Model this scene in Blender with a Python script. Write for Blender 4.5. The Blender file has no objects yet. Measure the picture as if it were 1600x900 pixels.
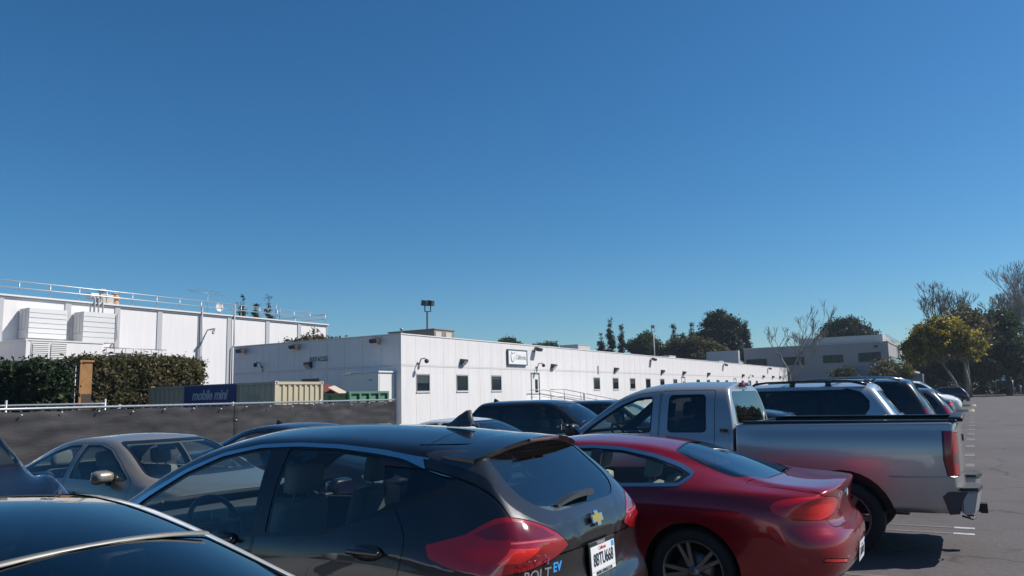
import bpy, bmesh, math, random
import numpy as np
from mathutils import Vector, Matrix
random.seed(7)
rng = np.random.default_rng(7)
SC = bpy.context.scene
COL = SC.collection
PI = math.pi

# ------------------------------------------------------------------ camera
EYE = 1.74
def camera_axes(f=1220.0, vx=1523.0, vy=601.5, s=0.026):
    a = np.array([vx-800, -(vy-450), f])
    A = a[0]+a[1]*s; B = -a[0]*800-a[1]*(vy+s*vx-450)+f*f
    x2 = -B/A; y2 = vy+s*(vx-x2)
    b = np.array([x2-800, -(y2-450), f])
    Y = a/np.linalg.norm(a); X = -b/np.linalg.norm(b); Z = np.cross(X, Y)
    if Z[1] < 0: Z = -Z
    return np.stack([X, Y, Z], 1)
_R = camera_axes()
cam_d = bpy.data.cameras.new('camera'); cam = bpy.data.objects.new('camera', cam_d); COL.objects.link(cam)
_m = Matrix.Identity(4)
for i in range(3):
    _m[i][0] = _R[0][i]; _m[i][1] = _R[1][i]; _m[i][2] = -_R[2][i]
_m[2][3] = EYE
cam.matrix_world = _m
cam_d.sensor_width = 36.0; cam_d.lens = 1220.0/1600*36.0
cam_d.clip_start = 0.05; cam_d.clip_end = 3000
SC.camera = cam

# ------------------------------------------------------------------ sky, sun, exposure
SUN = Vector((0.56, 0.43, 0.71)).normalized()
elev = math.asin(SUN.z); azim = math.atan2(SUN.x, SUN.y)
W = bpy.data.worlds.new('World'); SC.world = W; W.use_nodes = True
nt = W.node_tree
bg = nt.nodes['Background']
sky = nt.nodes.new('ShaderNodeTexSky'); sky.sky_type = 'NISHITA'; sky.sun_disc = False
sky.sun_elevation = elev; sky.sun_rotation = azim
sky.air_density = 1.0; sky.dust_density = 0.3; sky.ozone_density = 10.0; sky.altitude = 0
hs = nt.nodes.new('ShaderNodeHueSaturation'); hs.inputs['Saturation'].default_value = 1.14          # the camera's colour rendering of a deep winter sky
wb = nt.nodes.new('ShaderNodeMix'); wb.data_type = 'RGBA'; wb.blend_type = 'MULTIPLY'; wb.inputs[0].default_value = 1.; wb.inputs[7].default_value = (1.05, 1.115, 1.0, 1)
nt.links.new(sky.outputs[0], hs.inputs['Color']); nt.links.new(hs.outputs[0], wb.inputs[6]); nt.links.new(wb.outputs[2], bg.inputs[0]); bg.inputs[1].default_value = 0.086
sl = bpy.data.lights.new('sun', 'SUN'); sl.energy = 5.0; sl.angle = math.radians(0.53); sl.color = (1.0, 0.955, 0.89)
so = bpy.data.objects.new('sun', sl); COL.objects.link(so)
so.rotation_euler = (-SUN).to_track_quat('-Z', 'Y').to_euler(); so.location = (30, 10, 60)
SC.view_settings.view_transform = 'Standard'; SC.view_settings.look = 'None'
SC.view_settings.exposure = 0.2; SC.view_settings.gamma = 1.0
SC.render.engine = 'CYCLES'
SC.cycles.use_denoising = True
SC.cycles.max_bounces = 10; SC.cycles.transparent_max_bounces = 16
SC.cycles.glossy_bounces = 5; SC.cycles.diffuse_bounces = 3
SC.cycles.caustics_reflective = False; SC.cycles.caustics_refractive = False
SC.cycles.sample_clamp_indirect = 6.0

# ------------------------------------------------------------------ materials
MATS = {}
def mat(name, col=(.5, .5, .5), rough=.5, metal=0., coat=0., spec=.5, noise=0., nscale=4., bump=0., bscale=40., emit=None, col2=None, coat_rough=.03, stretch=None, streak=0.):
    if name in MATS: return MATS[name]
    m = bpy.data.materials.new(name); m.use_nodes = True; t = m.node_tree; b = t.nodes['Principled BSDF']
    b.inputs['Base Color'].default_value = (*col, 1); b.inputs['Roughness'].default_value = rough
    b.inputs['Metallic'].default_value = metal; b.inputs['Coat Weight'].default_value = coat
    b.inputs['Coat Roughness'].default_value = coat_rough; b.inputs['Specular IOR Level'].default_value = spec
    if noise or bump:
        tc = t.nodes.new('ShaderNodeTexCoord'); mp = t.nodes.new('ShaderNodeMapping')
        if stretch: mp.inputs['Scale'].default_value = stretch
        t.links.new(tc.outputs['Object'], mp.inputs[0])
    if noise:
        n = t.nodes.new('ShaderNodeTexNoise'); n.inputs['Scale'].default_value = nscale; n.inputs['Detail'].default_value = 6; n.inputs['Roughness'].default_value = .62
        r = t.nodes.new('ShaderNodeValToRGB'); r.color_ramp.elements[0].position = .3; r.color_ramp.elements[1].position = .72
        c2 = col2 or tuple(c*(1-noise) for c in col)
        r.color_ramp.elements[0].color = (*c2, 1); r.color_ramp.elements[1].color = (*col, 1)
        t.links.new(mp.outputs[0], n.inputs[0]); t.links.new(n.outputs[0], r.inputs[0]); t.links.new(r.outputs[0], b.inputs['Base Color'])
    if streak:       # rain-washed dirt running down a wall
        tg = t.nodes.new('ShaderNodeTexCoord'); ms = t.nodes.new('ShaderNodeMapping'); ms.inputs['Scale'].default_value = (1.3, 1.3, .10); gp = t.nodes.new('ShaderNodeNewGeometry')
        t.links.new(gp.outputs['Position'], ms.inputs[0]); n3 = t.nodes.new('ShaderNodeTexNoise'); n3.inputs['Scale'].default_value = 2.2; n3.inputs['Detail'].default_value = 7; n3.inputs['Roughness'].default_value = .7
        t.links.new(ms.outputs[0], n3.inputs[0]); r3 = t.nodes.new('ShaderNodeValToRGB'); r3.color_ramp.elements[0].position = .36; r3.color_ramp.elements[0].color = (1-streak, 1-streak*1.02, 1-streak*1.1, 1); r3.color_ramp.elements[1].position = .60; r3.color_ramp.elements[1].color = (1, 1, 1, 1)
        t.links.new(n3.outputs[0], r3.inputs[0]); mm = t.nodes.new('ShaderNodeMix'); mm.data_type = 'RGBA'; mm.blend_type = 'MULTIPLY'; mm.inputs[0].default_value = 1.
        src = b.inputs['Base Color'].links[0].from_socket if b.inputs['Base Color'].links else None
        if src: t.links.new(src, mm.inputs[6])
        else: mm.inputs[6].default_value = (*col, 1)
        t.links.new(r3.outputs[0], mm.inputs[7]); t.links.new(mm.outputs[2], b.inputs['Base Color'])
    if bump:
        n2 = t.nodes.new('ShaderNodeTexNoise'); n2.inputs['Scale'].default_value = bscale; n2.inputs['Detail'].default_value = 4
        bp = t.nodes.new('ShaderNodeBump'); bp.inputs['Strength'].default_value = bump; bp.inputs['Distance'].default_value = .02
        t.links.new(mp.outputs[0], n2.inputs[0]); t.links.new(n2.outputs[0], bp.inputs['Height']); t.links.new(bp.outputs[0], b.inputs['Normal'])
    if emit: b.inputs['Emission Color'].default_value = (*emit[:3], 1); b.inputs['Emission Strength'].default_value = emit[3]
    MATS[name] = m
    return m
def glass(name, tint=(.5, .6, .58), f0=.045, rough=0.0, film=None):
    # a thin pane: tinted see-through plus a mirror that grows at grazing angles
    if name in MATS: return MATS[name]
    m = bpy.data.materials.new(name); m.use_nodes = True; t = m.node_tree; t.nodes.clear()
    out = t.nodes.new('ShaderNodeOutputMaterial'); mix = t.nodes.new('ShaderNodeMixShader')
    tr = t.nodes.new('ShaderNodeBsdfTransparent'); tr.inputs[0].default_value = (*tint, 1)
    gl = t.nodes.new('ShaderNodeBsdfGlossy'); gl.inputs['Roughness'].default_value = rough
    gl.inputs[0].default_value = (1, 1, 1, 1)
    lw = t.nodes.new('ShaderNodeLayerWeight'); lw.inputs[0].default_value = .5
    p = t.nodes.new('ShaderNodeMath'); p.operation = 'POWER'; p.inputs[1].default_value = 4.5
    k = t.nodes.new('ShaderNodeMath'); k.operation = 'MULTIPLY_ADD'; k.inputs[1].default_value = 1-f0*1.8; k.inputs[2].default_value = f0*1.8
    t.links.new(lw.outputs['Facing'], p.inputs[0]); t.links.new(p.outputs[0], k.inputs[0]); t.links.new(k.outputs[0], mix.inputs[0])
    base = tr
    if film:
        df = t.nodes.new('ShaderNodeBsdfDiffuse'); df.inputs[0].default_value = (*film[:3], 1)
        m2 = t.nodes.new('ShaderNodeMixShader'); m2.inputs[0].default_value = film[3]
        t.links.new(tr.outputs[0], m2.inputs[1]); t.links.new(df.outputs[0], m2.inputs[2]); base = m2
    t.links.new(base.outputs[0], mix.inputs[1]); t.links.new(gl.outputs[0], mix.inputs[2]); t.links.new(mix.outputs[0], out.inputs[0])
    MATS[name] = m
    return m
def paint(name, col, metal=.0, rough=.3, flake=.0, coat=1.0):
    if name in MATS: return MATS[name]
    m = mat(name, col, rough, metal, coat, coat_rough=.02)
    t = m.node_tree; b = t.nodes['Principled BSDF']
    # faint dust film breaks up the clear coat, plus fine metallic flake
    tc = t.nodes.new('ShaderNodeTexCoord'); n = t.nodes.new('ShaderNodeTexNoise'); n.inputs['Scale'].default_value = 3.5; n.inputs['Detail'].default_value = 8
    mr = t.nodes.new('ShaderNodeMapRange'); mr.inputs[1].default_value = .3; mr.inputs[2].default_value = .8; mr.inputs[3].default_value = .005; mr.inputs[4].default_value = .035
    t.links.new(tc.outputs['Object'], n.inputs[0]); t.links.new(n.outputs[0], mr.inputs[0]); t.links.new(mr.outputs[0], b.inputs['Coat Roughness'])
    mx = t.nodes.new('ShaderNodeMix'); mx.data_type = 'RGBA'; mx.inputs[6].default_value = (*col, 1)
    mx.inputs[7].default_value = (.26, .235, .20, 1)
    m2 = t.nodes.new('ShaderNodeMapRange'); m2.inputs[1].default_value = .45; m2.inputs[2].default_value = .85; m2.inputs[3].default_value = .01; m2.inputs[4].default_value = .06
    t.links.new(n.outputs[0], m2.inputs[0]); t.links.new(m2.outputs[0], mx.inputs[0]); t.links.new(mx.outputs[2], b.inputs['Base Color'])
    return m

# ------------------------------------------------------------------ mesh helpers
def tag(o, label=None, cat=None, group=None, kind=None):
    if label: o['label'] = label
    if cat: o['category'] = cat
    if group: o['group'] = group
    if kind: o['kind'] = kind
    return o
def empty(name, loc=(0, 0, 0), rz=0.):
    o = bpy.data.objects.new(name, None); COL.objects.link(o); o.location = loc; o.rotation_euler = (0, 0, rz); o.empty_display_size = .2
    return o
def obj(name, bm, m, parent=None, smooth=False, loc=None, rz=0., angle=None):
    if isinstance(bm, bpy.types.Mesh): me = bm
    else:
        me = bpy.data.meshes.new(name); bm.to_mesh(me); bm.free()
    ms = m if isinstance(m, (list, tuple)) else [m]
    if not len(me.materials):
        for x in ms: me.materials.append(x)
    if smooth:
        me.shade_smooth() if hasattr(me, 'shade_smooth') else me.polygons.foreach_set('use_smooth', [True]*len(me.polygons))
        if angle: me.set_sharp_from_angle(angle=math.radians(angle))
    o = bpy.data.objects.new(name, me); COL.objects.link(o)
    if parent: o.parent = parent
    if loc: o.location = loc
    if rz: o.rotation_euler = (0, 0, rz)
    return o
def box(bm, x0, x1, y0, y1, z0, z1, mi=0, bevel=0.):
    if bevel > 0:
        b2 = bmesh.new(); box(b2, x0, x1, y0, y1, z0, z1)
        bmesh.ops.bevel(b2, geom=b2.edges[:], offset=bevel, segments=2, affect='EDGES', profile=.6)
        mv = {}
        for v in b2.verts: mv[v] = bm.verts.new(v.co)
        for f in b2.faces:
            nf = bm.faces.new([mv[v] for v in f.verts]); nf.material_index = mi; nf.smooth = True
        b2.free(); return
    v = [bm.verts.new(p) for p in ((x0, y0, z0), (x1, y0, z0), (x1, y1, z0), (x0, y1, z0), (x0, y0, z1), (x1, y0, z1), (x1, y1, z1), (x0, y1, z1))]
    for q in ((0, 3, 2, 1), (4, 5, 6, 7), (0, 1, 5, 4), (1, 2, 6, 5), (2, 3, 7, 6), (3, 0, 4, 7)):
        f = bm.faces.new([v[i] for i in q]); f.material_index = mi
def tube(bm, pts, r, seg=6, cap=True, mi=0):
    pts = [Vector(p) for p in pts]; rings = []
    rs = r if isinstance(r, (list, tuple)) else [r]*len(pts)
    up = None
    for i, p in enumerate(pts):
        d = (pts[min(i+1, len(pts)-1)]-pts[max(i-1, 0)])
        if d.length < 1e-9: d = Vector((0, 0, 1))
        d.normalize()
        if up is None or abs(up.dot(d)) > .95: up = Vector((0, 0, 1)) if abs(d.z) < .9 else Vector((1, 0, 0))
        a = d.cross(up).normalized(); b = a.cross(d).normalized(); up = b
        rings.append([bm.verts.new(p+(a*math.cos(2*PI*k/seg)+b*math.sin(2*PI*k/seg))*rs[i]) for k in range(seg)])
    for i in range(len(rings)-1):
        for k in range(seg):
            f = bm.faces.new((rings[i][k], rings[i][(k+1) % seg], rings[i+1][(k+1) % seg], rings[i+1][k])); f.smooth = True; f.material_index = mi
    if cap:
        try:
            bm.faces.new(rings[0][::-1]).material_index = mi; bm.faces.new(rings[-1]).material_index = mi
        except ValueError: pass
def lathe(bm, prof, axis='y', c=(0, 0, 0), seg=36, mi=0):
    rings = []
    for (r, a) in prof:
        ring = []
        for k in range(seg):
            t = 2*PI*k/seg; p = (r*math.cos(t), a, r*math.sin(t)) if axis == 'y' else ((a, r*math.cos(t), r*math.sin(t)) if axis == 'x' else (r*math.cos(t), r*math.sin(t), a))
            ring.append(bm.verts.new((p[0]+c[0], p[1]+c[1], p[2]+c[2])))
        rings.append(ring)
    for i in range(len(rings)-1):
        for k in range(seg):
            f = bm.faces.new((rings[i][k], rings[i+1][k], rings[i+1][(k+1) % seg], rings[i][(k+1) % seg])); f.smooth = True; f.material_index = mi
    return rings
def prism(bm, poly, axis, a0, a1, mi=0):
    # polygon in 2D, extruded along an axis from a0 to a1
    def P(p, a): return (a, p[0], p[1]) if axis == 'x' else ((p[0], a, p[1]) if axis == 'y' else (p[0], p[1], a))
    A = [bm.verts.new(P(p, a0)) for p in poly]; B = [bm.verts.new(P(p, a1)) for p in poly]
    n = len(poly)
    for i in range(n): bm.faces.new((A[i], A[(i+1) % n], B[(i+1) % n], B[i])).material_index = mi
    bm.faces.new(A[::-1]).material_index = mi; bm.faces.new(B).material_index = mi
def part_box(name, m, parent, x0, x1, y0, y1, z0, z1, bevel=0., label=None):
    bm = bmesh.new(); box(bm, x0, x1, y0, y1, z0, z1, bevel=bevel); o = obj(name, bm, m, parent)
    if label: o['label'] = label
    return o
def text_mesh(body, size, extrude=.002, shear=0., align='CENTER', bold=0., sx=1., spacing=1.):
    c = bpy.data.curves.new('t', 'FONT'); c.body = body; c.size = size; c.extrude = extrude; c.shear = shear; c.align_x = align; c.align_y = 'CENTER'; c.offset = bold; c.space_character = spacing
    c.resolution_u = 3
    o = bpy.data.objects.new('t', c); COL.objects.link(o)
    dg = bpy.context.evaluated_depsgraph_get(); dg.update()
    me = bpy.data.meshes.new_from_object(o.evaluated_get(dg)); bpy.data.objects.remove(o); bpy.data.curves.remove(c)
    if sx != 1.: me.transform(Matrix.Diagonal((sx, 1, 1, 1)))
    return me
def pch(keys):
    k = sorted(keys); x = np.array([a for a, b in k], float); y = np.array([b for a, b in k], float)
    h = np.diff(x); d = np.diff(y)/h; m = np.zeros(len(x))
    for i in range(1, len(x)-1):
        if d[i-1]*d[i] > 0:
            w1 = 2*h[i]+h[i-1]; w2 = h[i]+2*h[i-1]; m[i] = (w1+w2)/(w1/d[i-1]+w2/d[i])
    m[0] = d[0]; m[-1] = d[-1]
    def f(q):
        q = np.asarray(q, float); qc = np.clip(q, x[0], x[-1]); i = np.clip(np.searchsorted(x, qc)-1, 0, len(h)-1)
        t = (qc-x[i])/h[i]; t2 = t*t; t3 = t2*t
        return (2*t3-3*t2+1)*y[i]+(t3-2*t2+t)*h[i]*m[i]+(-2*t3+3*t2)*y[i+1]+(t3-t2)*h[i]*m[i+1]
    return f
def smoothed(keys, w=.12):
    # the same curve averaged over +-w metres, so that sheet metal has no kinks
    f = pch(keys); o = np.linspace(-1, 1, 9); k = 1-np.abs(o)*.8; k /= k.sum()
    return lambda q: sum(kk*f(np.asarray(q)+oo*w) for oo, kk in zip(o, k))
RSEG = [4]
def rpoly(pts, r=.03, seg=None):
    seg = seg or RSEG[0]
    # polygon with rounded corners; a point may carry its own radius as third value
    out = []; n = len(pts)
    for i in range(n):
        p = Vector(pts[i][:2]); a = Vector(pts[i-1][:2]); b = Vector(pts[(i+1) % n][:2]); rr = pts[i][2] if len(pts[i]) > 2 else r
        da = a-p; db = b-p
        t = min(rr, da.length*.45, db.length*.45)
        if t < 1e-4: out.append(p); continue
        p0 = p+da.normalized()*t; p1 = p+db.normalized()*t
        for k in range(seg+1):
            s = k/seg; out.append(p0*(1-s)**2+p*2*s*(1-s)+p1*s*s)
    res = []
    for q in out:
        if not res or (q-res[-1]).length > 1e-4: res.append(q)
    if (res[0]-res[-1]).length < 1e-4: res.pop()
    return [tuple(q) for q in res]
def inset(poly, d):
    n = len(poly); area = sum(poly[i][0]*poly[(i+1) % n][1]-poly[(i+1) % n][0]*poly[i][1] for i in range(n)); s = 1 if area > 0 else -1
    out = []
    for i in range(n):
        a = Vector(poly[i-1]); p = Vector(poly[i]); b = Vector(poly[(i+1) % n])
        e1 = (p-a).normalized(); e2 = (b-p).normalized(); n1 = Vector((-e1.y, e1.x))*s; n2 = Vector((-e2.y, e2.x))*s
        m = n1+n2
        if m.length < 1e-6: m = n1
        m.normalize(); out.append(tuple(p+m*(d/max(.35, m.dot(n1)))))
    return out
def inside(poly, x, y):
    c = False; n = len(poly); j = n-1
    for i in range(n):
        xi, yi = poly[i]; xj, yj = poly[j]
        if (yi > y) != (yj > y) and x < (xj-xi)*(y-yi)/(yj-yi)+xi: c = not c
        j = i
    return c

# ------------------------------------------------------------------ vehicle builder
# Local axes of a vehicle: +x towards the nose, x = 0 at the rear bumper, +y its left side, z up.
M_BLACK = mat('black_plastic', (.012, .012, .013), .45)
M_TRIM = mat('black_trim', (.008, .008, .009), .25, coat=.3)
M_GAP = mat('panel_gap', (.003, .003, .003), .8)
M_CHROME = mat('chrome', (.72, .73, .75), .09, 1.)
M_SATIN = mat('satin_metal', (.42, .43, .45), .3, 1.)
M_TYRE = mat('tyre_rubber', (.014, .014, .015), .75, bump=.3, bscale=60)
M_RIM = mat('rim_alloy', (.45, .46, .48), .32, .9)
M_RIMD = mat('rim_dark', (.24, .245, .25), .3, .85)
M_LINING = mat('cabin_lining', (.045, .045, .047), .85)
M_SEATD = mat('seat_dark', (.06, .06, .063), .7)
M_SEATL = mat('seat_light', (.36, .33, .27), .6)
M_GLASS = glass('clear_glass', (.82, .91, .88), f0=.035)
M_GLASSB = glass('tinted_glass', (.56, .64, .62), f0=.035)
M_PRIV = glass('privacy_glass', (.035, .04, .042))
M_LRED = mat('lamp_red', (.28, .006, .010), .12, coat=1.)
M_LREDB = mat('lamp_red_bright', (.85, .02, .015), .15, coat=1.)
M_LCLR = mat('lamp_clear', (.45, .45, .46), .12, .3, coat=1.)
M_LDARK = mat('lamp_smoke', (.10, .045, .045), .1, coat=1.)
M_PLATE = mat('plate_white', (.75, .75, .74), .4)
M_INK = mat('ink_dark', (.02, .025, .05), .5)

def bspline_rows(n, m):
    # weights of a clamped uniform cubic B-spline through n control points, at m parameters
    k = 3; knots = np.concatenate([np.zeros(k), np.linspace(0, 1, n-k+1), np.ones(k)])
    ts = np.linspace(0, 1, m); ts[-1] = 1-1e-9
    Wt = np.zeros((m, n))
    for a, t in enumerate(ts):
        N = np.array([1. if knots[i] <= t < knots[i+1] else 0. for i in range(len(knots)-1)])
        for d in range(1, k+1):
            N2 = np.zeros(len(N)-1)
            for i in range(len(N)-1):
                l = knots[i+d]-knots[i]; r = knots[i+d+1]-knots[i+1]
                N2[i] = ((t-knots[i])/l*N[i] if l > 0 else 0)+((knots[i+d+1]-t)/r*N[i+1] if r > 0 else 0)
            N = N2
        Wt[a] = N[:n]
    return Wt

def body_bmesh(S, T=84, M=52):
    L = S['L']
    fW, fzl, fzb, fwb, fzc, fyc, fzr = [smoothed(S[k], S.get('sm', .10)) for k in ('W', 'zl', 'zb', 'wb', 'zc', 'yc', 'zr')]
    sh = S.get('shoulder', .02)
    ur, nr = pch(S['tail']), pch(S['nose'])
    pr, pn = S.get('plan_r', (.05, .13)), S.get('plan_n', (.12, .25))
    Wr, Wn = float(fW(.2)), float(fW(L-.2))
    def cps(u):
        w, zl, zb, wb, zc, yc, zr = fW(u), fzl(u), fzb(u), fwb(u), fzc(u), fyc(u), fzr(u)
        wm = zl+(zb-zl)*.42
        dz = zc-zb; dy = wb-yc
        rc = S.get('rail', .055)
        C = [(0*u, zl), (w*.45, zl), (w-.13, zl), (w-.035, zl+.01), (w-.012, zl+.10), (w, wm), (w+.002, zl+(zb-zl)*.66), (w-.006, zb-.12-.0*u), (wb+sh, zb-.035), (wb, zb+.005),
             (wb-dy*.30+.018*np.clip(dz/.3, 0, 1), zb+dz*.33), (wb-dy*.66+.018*np.clip(dz/.3, 0, 1), zb+dz*.68), (yc+.012, zc-.035*np.clip(dz/.2, 0, 1)), (yc-rc*.45, zc+.018), (yc-rc*2.2, zc+(zr-zc)*.40+.006), (yc*.45, zc+(zr-zc)*.86), (yc*.2, zr), (0*u, zr)]
        return C
    Bw = bspline_rows(18, M)
    def surf(u):      # u shape (...,M)
        C = cps(u)
        y = sum(Bw[:, k]*C[k][0] for k in range(18)); z = sum(Bw[:, k]*C[k][1] for k in range(18))
        return y, z
    u0 = np.full(M, .15); u1 = np.full(M, L-.15)
    for _ in range(40):
        y, z = surf(u0); u0 = .6*u0+.4*(ur(z)+pr[0]*(np.abs(y)/Wr)**2+pr[1]*np.minimum(np.abs(y)/Wr, 1.03)**8)
        y, z = surf(u1); u1 = .6*u1+.4*(L-nr(z)-pn[0]*(np.abs(y)/Wn)**2-pn[1]*np.minimum(np.abs(y)/Wn, 1.03)**7)
    t = np.linspace(0, 1, T); t = t+.0*t; t = .5-.5*np.cos(PI*(.08+.84*t)); t = (t-t[0])/(t[-1]-t[0])
    U = u0[None, :]+(u1-u0)[None, :]*t[:, None]
    Yv, Zv = surf(U)
    bm = bmesh.new()
    def addgrid(U, Y, Z, flip):
        for sgn in (1, -1):
            vs = [[bm.verts.new((U[i, j], sgn*Y[i, j], Z[i, j])) for j in range(U.shape[1])] for i in range(U.shape[0])]
            for i in range(U.shape[0]-1):
                for j in range(U.shape[1]-1):
                    q = (vs[i][j], vs[i+1][j], vs[i+1][j+1], vs[i][j+1])
                    if (sgn == 1) != flip: q = q[::-1]
                    try: bm.faces.new(q)
                    except ValueError: pass
    ends = []
    addgrid(U, Yv, Zv, True)
    ss = np.array([1, .985, .965, .94, .91, .87, .82, .76, .69, .61, .52, .42, .31, .2, .1, 0.])
    for end in (0, 1):
        yb, zb_ = (Yv[0], Zv[0]) if end == 0 else (Yv[-1], Zv[-1])
        zm = S.get('zm', .68)
        Y = ss[:, None]*yb[None, :]; Z = zm+ss[:, None]*(zb_-zm)[None, :]
        if end == 0: Uc = ur(Z)+pr[0]*(np.abs(Y)/Wr)**2+pr[1]*np.minimum(np.abs(Y)/Wr, 1.03)**8
        else: Uc = L-nr(Z)-pn[0]*(np.abs(Y)/Wn)**2-pn[1]*np.minimum(np.abs(Y)/Wn, 1.03)**7
        Uc[0] = U[0] if end == 0 else U[-1]
        addgrid(Uc, Y, Z, end == 1)
    bmesh.ops.remove_doubles(bm, verts=bm.verts[:], dist=.0008)
    bmesh.ops.dissolve_degenerate(bm, dist=.0005, edges=bm.edges[:])
    for _ in range(S.get('smooth', 3)):
        bmesh.ops.smooth_vert(bm, verts=bm.verts[:], factor=.5, use_axis_x=True, use_axis_y=True, use_axis_z=True)
    if S.get('edge_smooth', 8):
        ring = [Vector((U[e, j], sg*Yv[e, j], Zv[e, j])) for e in (0, -1) for j in range(0, M) for sg in (1, -1) if Zv[e, j] > .45]
        from mathutils.kdtree import KDTree
        kd = KDTree(len(ring))
        for i, p in enumerate(ring): kd.insert(p, i)
        kd.balance(); near = [v for v in bm.verts if kd.find(v.co)[2] < S.get('edge_r', .07)]
        for _ in range(S.get('edge_smooth', 8)): bmesh.ops.smooth_vert(bm, verts=near, factor=.5, use_axis_x=True, use_axis_y=True, use_axis_z=True)
    bm.normal_update()
    bmesh.ops.recalc_face_normals(bm, faces=bm.faces[:])
    return bm

PROJ = {'side': (0, 2), 'rear': (1, 2), 'front': (1, 2), 'top': (0, 1)}
ESPLIT, FSPLIT = bmesh.utils.edge_split, bmesh.utils.face_split
def face_info(f):
    xs, ys, zs = zip(*[v.co for v in f.verts]); n = f.normal; k = len(xs)
    return (n.x, n.y, n.z), (sum(xs)/k, sum(ys)/k, sum(zs)/k), (min(xs), max(xs), min(ys), max(ys), min(zs), max(zs))
def face_ok(n, c, proj, L, thr):
    if proj == 'side': return abs(n[1]) > (thr or .12) and abs(c[1]) > .25
    if proj == 'rear': return n[0] < -(thr or .08) and c[0] < L*.48
    if proj == 'front': return n[0] > (thr or .08) and c[0] > L*.42
    return n[2] > .25
def cut_region(bm, S, proj, poly, lay, rid, lim=None, thr=None):
    # knife the outline into the shell along one view direction and mark the faces inside it
    a, b = PROJ[proj]; C = S['_fc']; L = S['L']; a2, b2 = 2*a, 2*b
    xs = [p[0] for p in poly]; ys = [p[1] for p in poly]; x0, x1, y0, y1 = min(xs)-1e-3, max(xs)+1e-3, min(ys)-1e-3, max(ys)+1e-3
    cand = []
    for f, (n, c, q) in C.items():
        if q[a2+1] < x0 or q[a2] > x1 or q[b2+1] < y0 or q[b2] > y1: continue
        if not face_ok(n, c, proj, L, thr): continue
        if lim and not lim(Vector(c)): continue
        cand.append((f, q[a2], q[a2+1], q[b2], q[b2+1]))
    n = len(poly)
    for i in range(n):
        p, q = poly[i], poly[(i+1) % n]
        e0, e1, e2, e3 = min(p[0], q[0])-1e-4, max(p[0], q[0])+1e-4, min(p[1], q[1])-1e-4, max(p[1], q[1])+1e-4
        fs = [k[0] for k in cand if k[2] >= e0 and k[1] <= e1 and k[4] >= e2 and k[3] <= e3]
        if not fs: continue
        nx, ny = q[1]-p[1], -(q[0]-p[0]); ln = math.hypot(nx, ny)
        if ln < 1e-7: continue
        nx /= ln; ny /= ln; d0 = nx*p[0]+ny*p[1]
        for f in fs:
            neg = pos = 0
            for v in f.verts:
                d = nx*v.co[a]+ny*v.co[b]-d0
                if d < -3e-5: neg = 1
                elif d > 3e-5: pos = 1
            if not (neg and pos): continue
            for e in list(f.edges):
                v1, v2 = e.verts; d1 = nx*v1.co[a]+ny*v1.co[b]-d0; d2 = nx*v2.co[a]+ny*v2.co[b]-d0
                if (d1 < -3e-5 and d2 > 3e-5) or (d1 > 3e-5 and d2 < -3e-5): ESPLIT(e, v1, d1/(d1-d2))
            on = [v for v in f.verts if abs(nx*v.co[a]+ny*v.co[b]-d0) <= 3.1e-5]
            if len(on) != 2: continue
            try: g, _ = FSPLIT(f, on[0], on[1])
            except ValueError: continue
            if g is not None:
                C[g] = i_ = face_info(g); k = i_[2]; cand.append((g, k[a2], k[a2+1], k[b2], k[b2+1]))
    for k in cand:
        f = k[0]; c = f.calc_center_median()
        if inside(poly, c[a], c[b]): f[lay] = rid

def wheel(parent, x, y, r, w, side, rim_m, spokes=5, twin=False, rim_r=.66, hidden=False):
    root = empty('wheel', (x, y, r)); root.parent = parent
    s = side
    bm = bmesh.new(); rr = r*rim_r
    prof = [(rr, -w*.42), (rr*1.04, -w*.5), (r*.90, -w*.52), (r*.975, -w*.44), (r, -w*.30), (r, 0), (r, w*.30), (r*.975, w*.44), (r*.90, w*.52), (rr*1.04, w*.5), (rr, w*.42)]
    lathe(bm, [(a, b*s) for a, b in prof], 'y', seg=48)
    bmesh.ops.recalc_face_normals(bm, faces=bm.faces[:])
    obj('tyre', bm, M_TYRE, root, True)
    bm = bmesh.new()
    lathe(bm, [(rr*1.0, s*w*.40), (rr*1.03, s*w*.46), (rr*.97, s*w*.44), (rr*.93, s*w*.36), (rr*.92, -s*w*.3)], 'y', seg=40)
    ns = spokes*2 if twin else spokes
    for k in range(ns):
        t = 2*PI*k/spokes if not twin else 2*PI*(k//2)/spokes+(.17 if k % 2 else -.17)
        ca, sa = math.cos(t), math.sin(t); h = rr*.95; w0, w1 = (rr*.10, rr*.075) if twin else (rr*.17, rr*.13)
        vs = []
        for (ra, ww, dep, th) in ((rr*.12, w0, .34, .10), (rr*.55, (w0+w1)/2, .36, .10), (h, w1, .40, .12)):
            for (o, d) in ((-ww, dep-th), (-ww*.7, dep), (ww*.7, dep), (ww, dep-th)):
                vs.append(bm.verts.new((ra*ca-o*sa, s*w*d, ra*sa+o*ca)))
        for i in range(2):
            for j in range(3):
                f = bm.faces.new((vs[i*4+j], vs[i*4+j+1], vs[i*4+5+j], vs[i*4+4+j]))
    lathe(bm, [(rr*.20, s*w*.2), (rr*.20, s*w*.35), (rr*.13, s*w*.39), (.001, s*w*.40)], 'y', seg=18)
    bmesh.ops.recalc_face_normals(bm, faces=bm.faces[:])
    obj('rim', bm, rim_m, root, False)
    bm = bmesh.new(); lathe(bm, [(rr*.62, 0), (rr*.62, s*w*.10), (.02, s*w*.10)], 'y', seg=28)
    obj('brake_disc', bm, mat('brake_disc', (.22, .21, .20), .4, .9), root)
    return root

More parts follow.
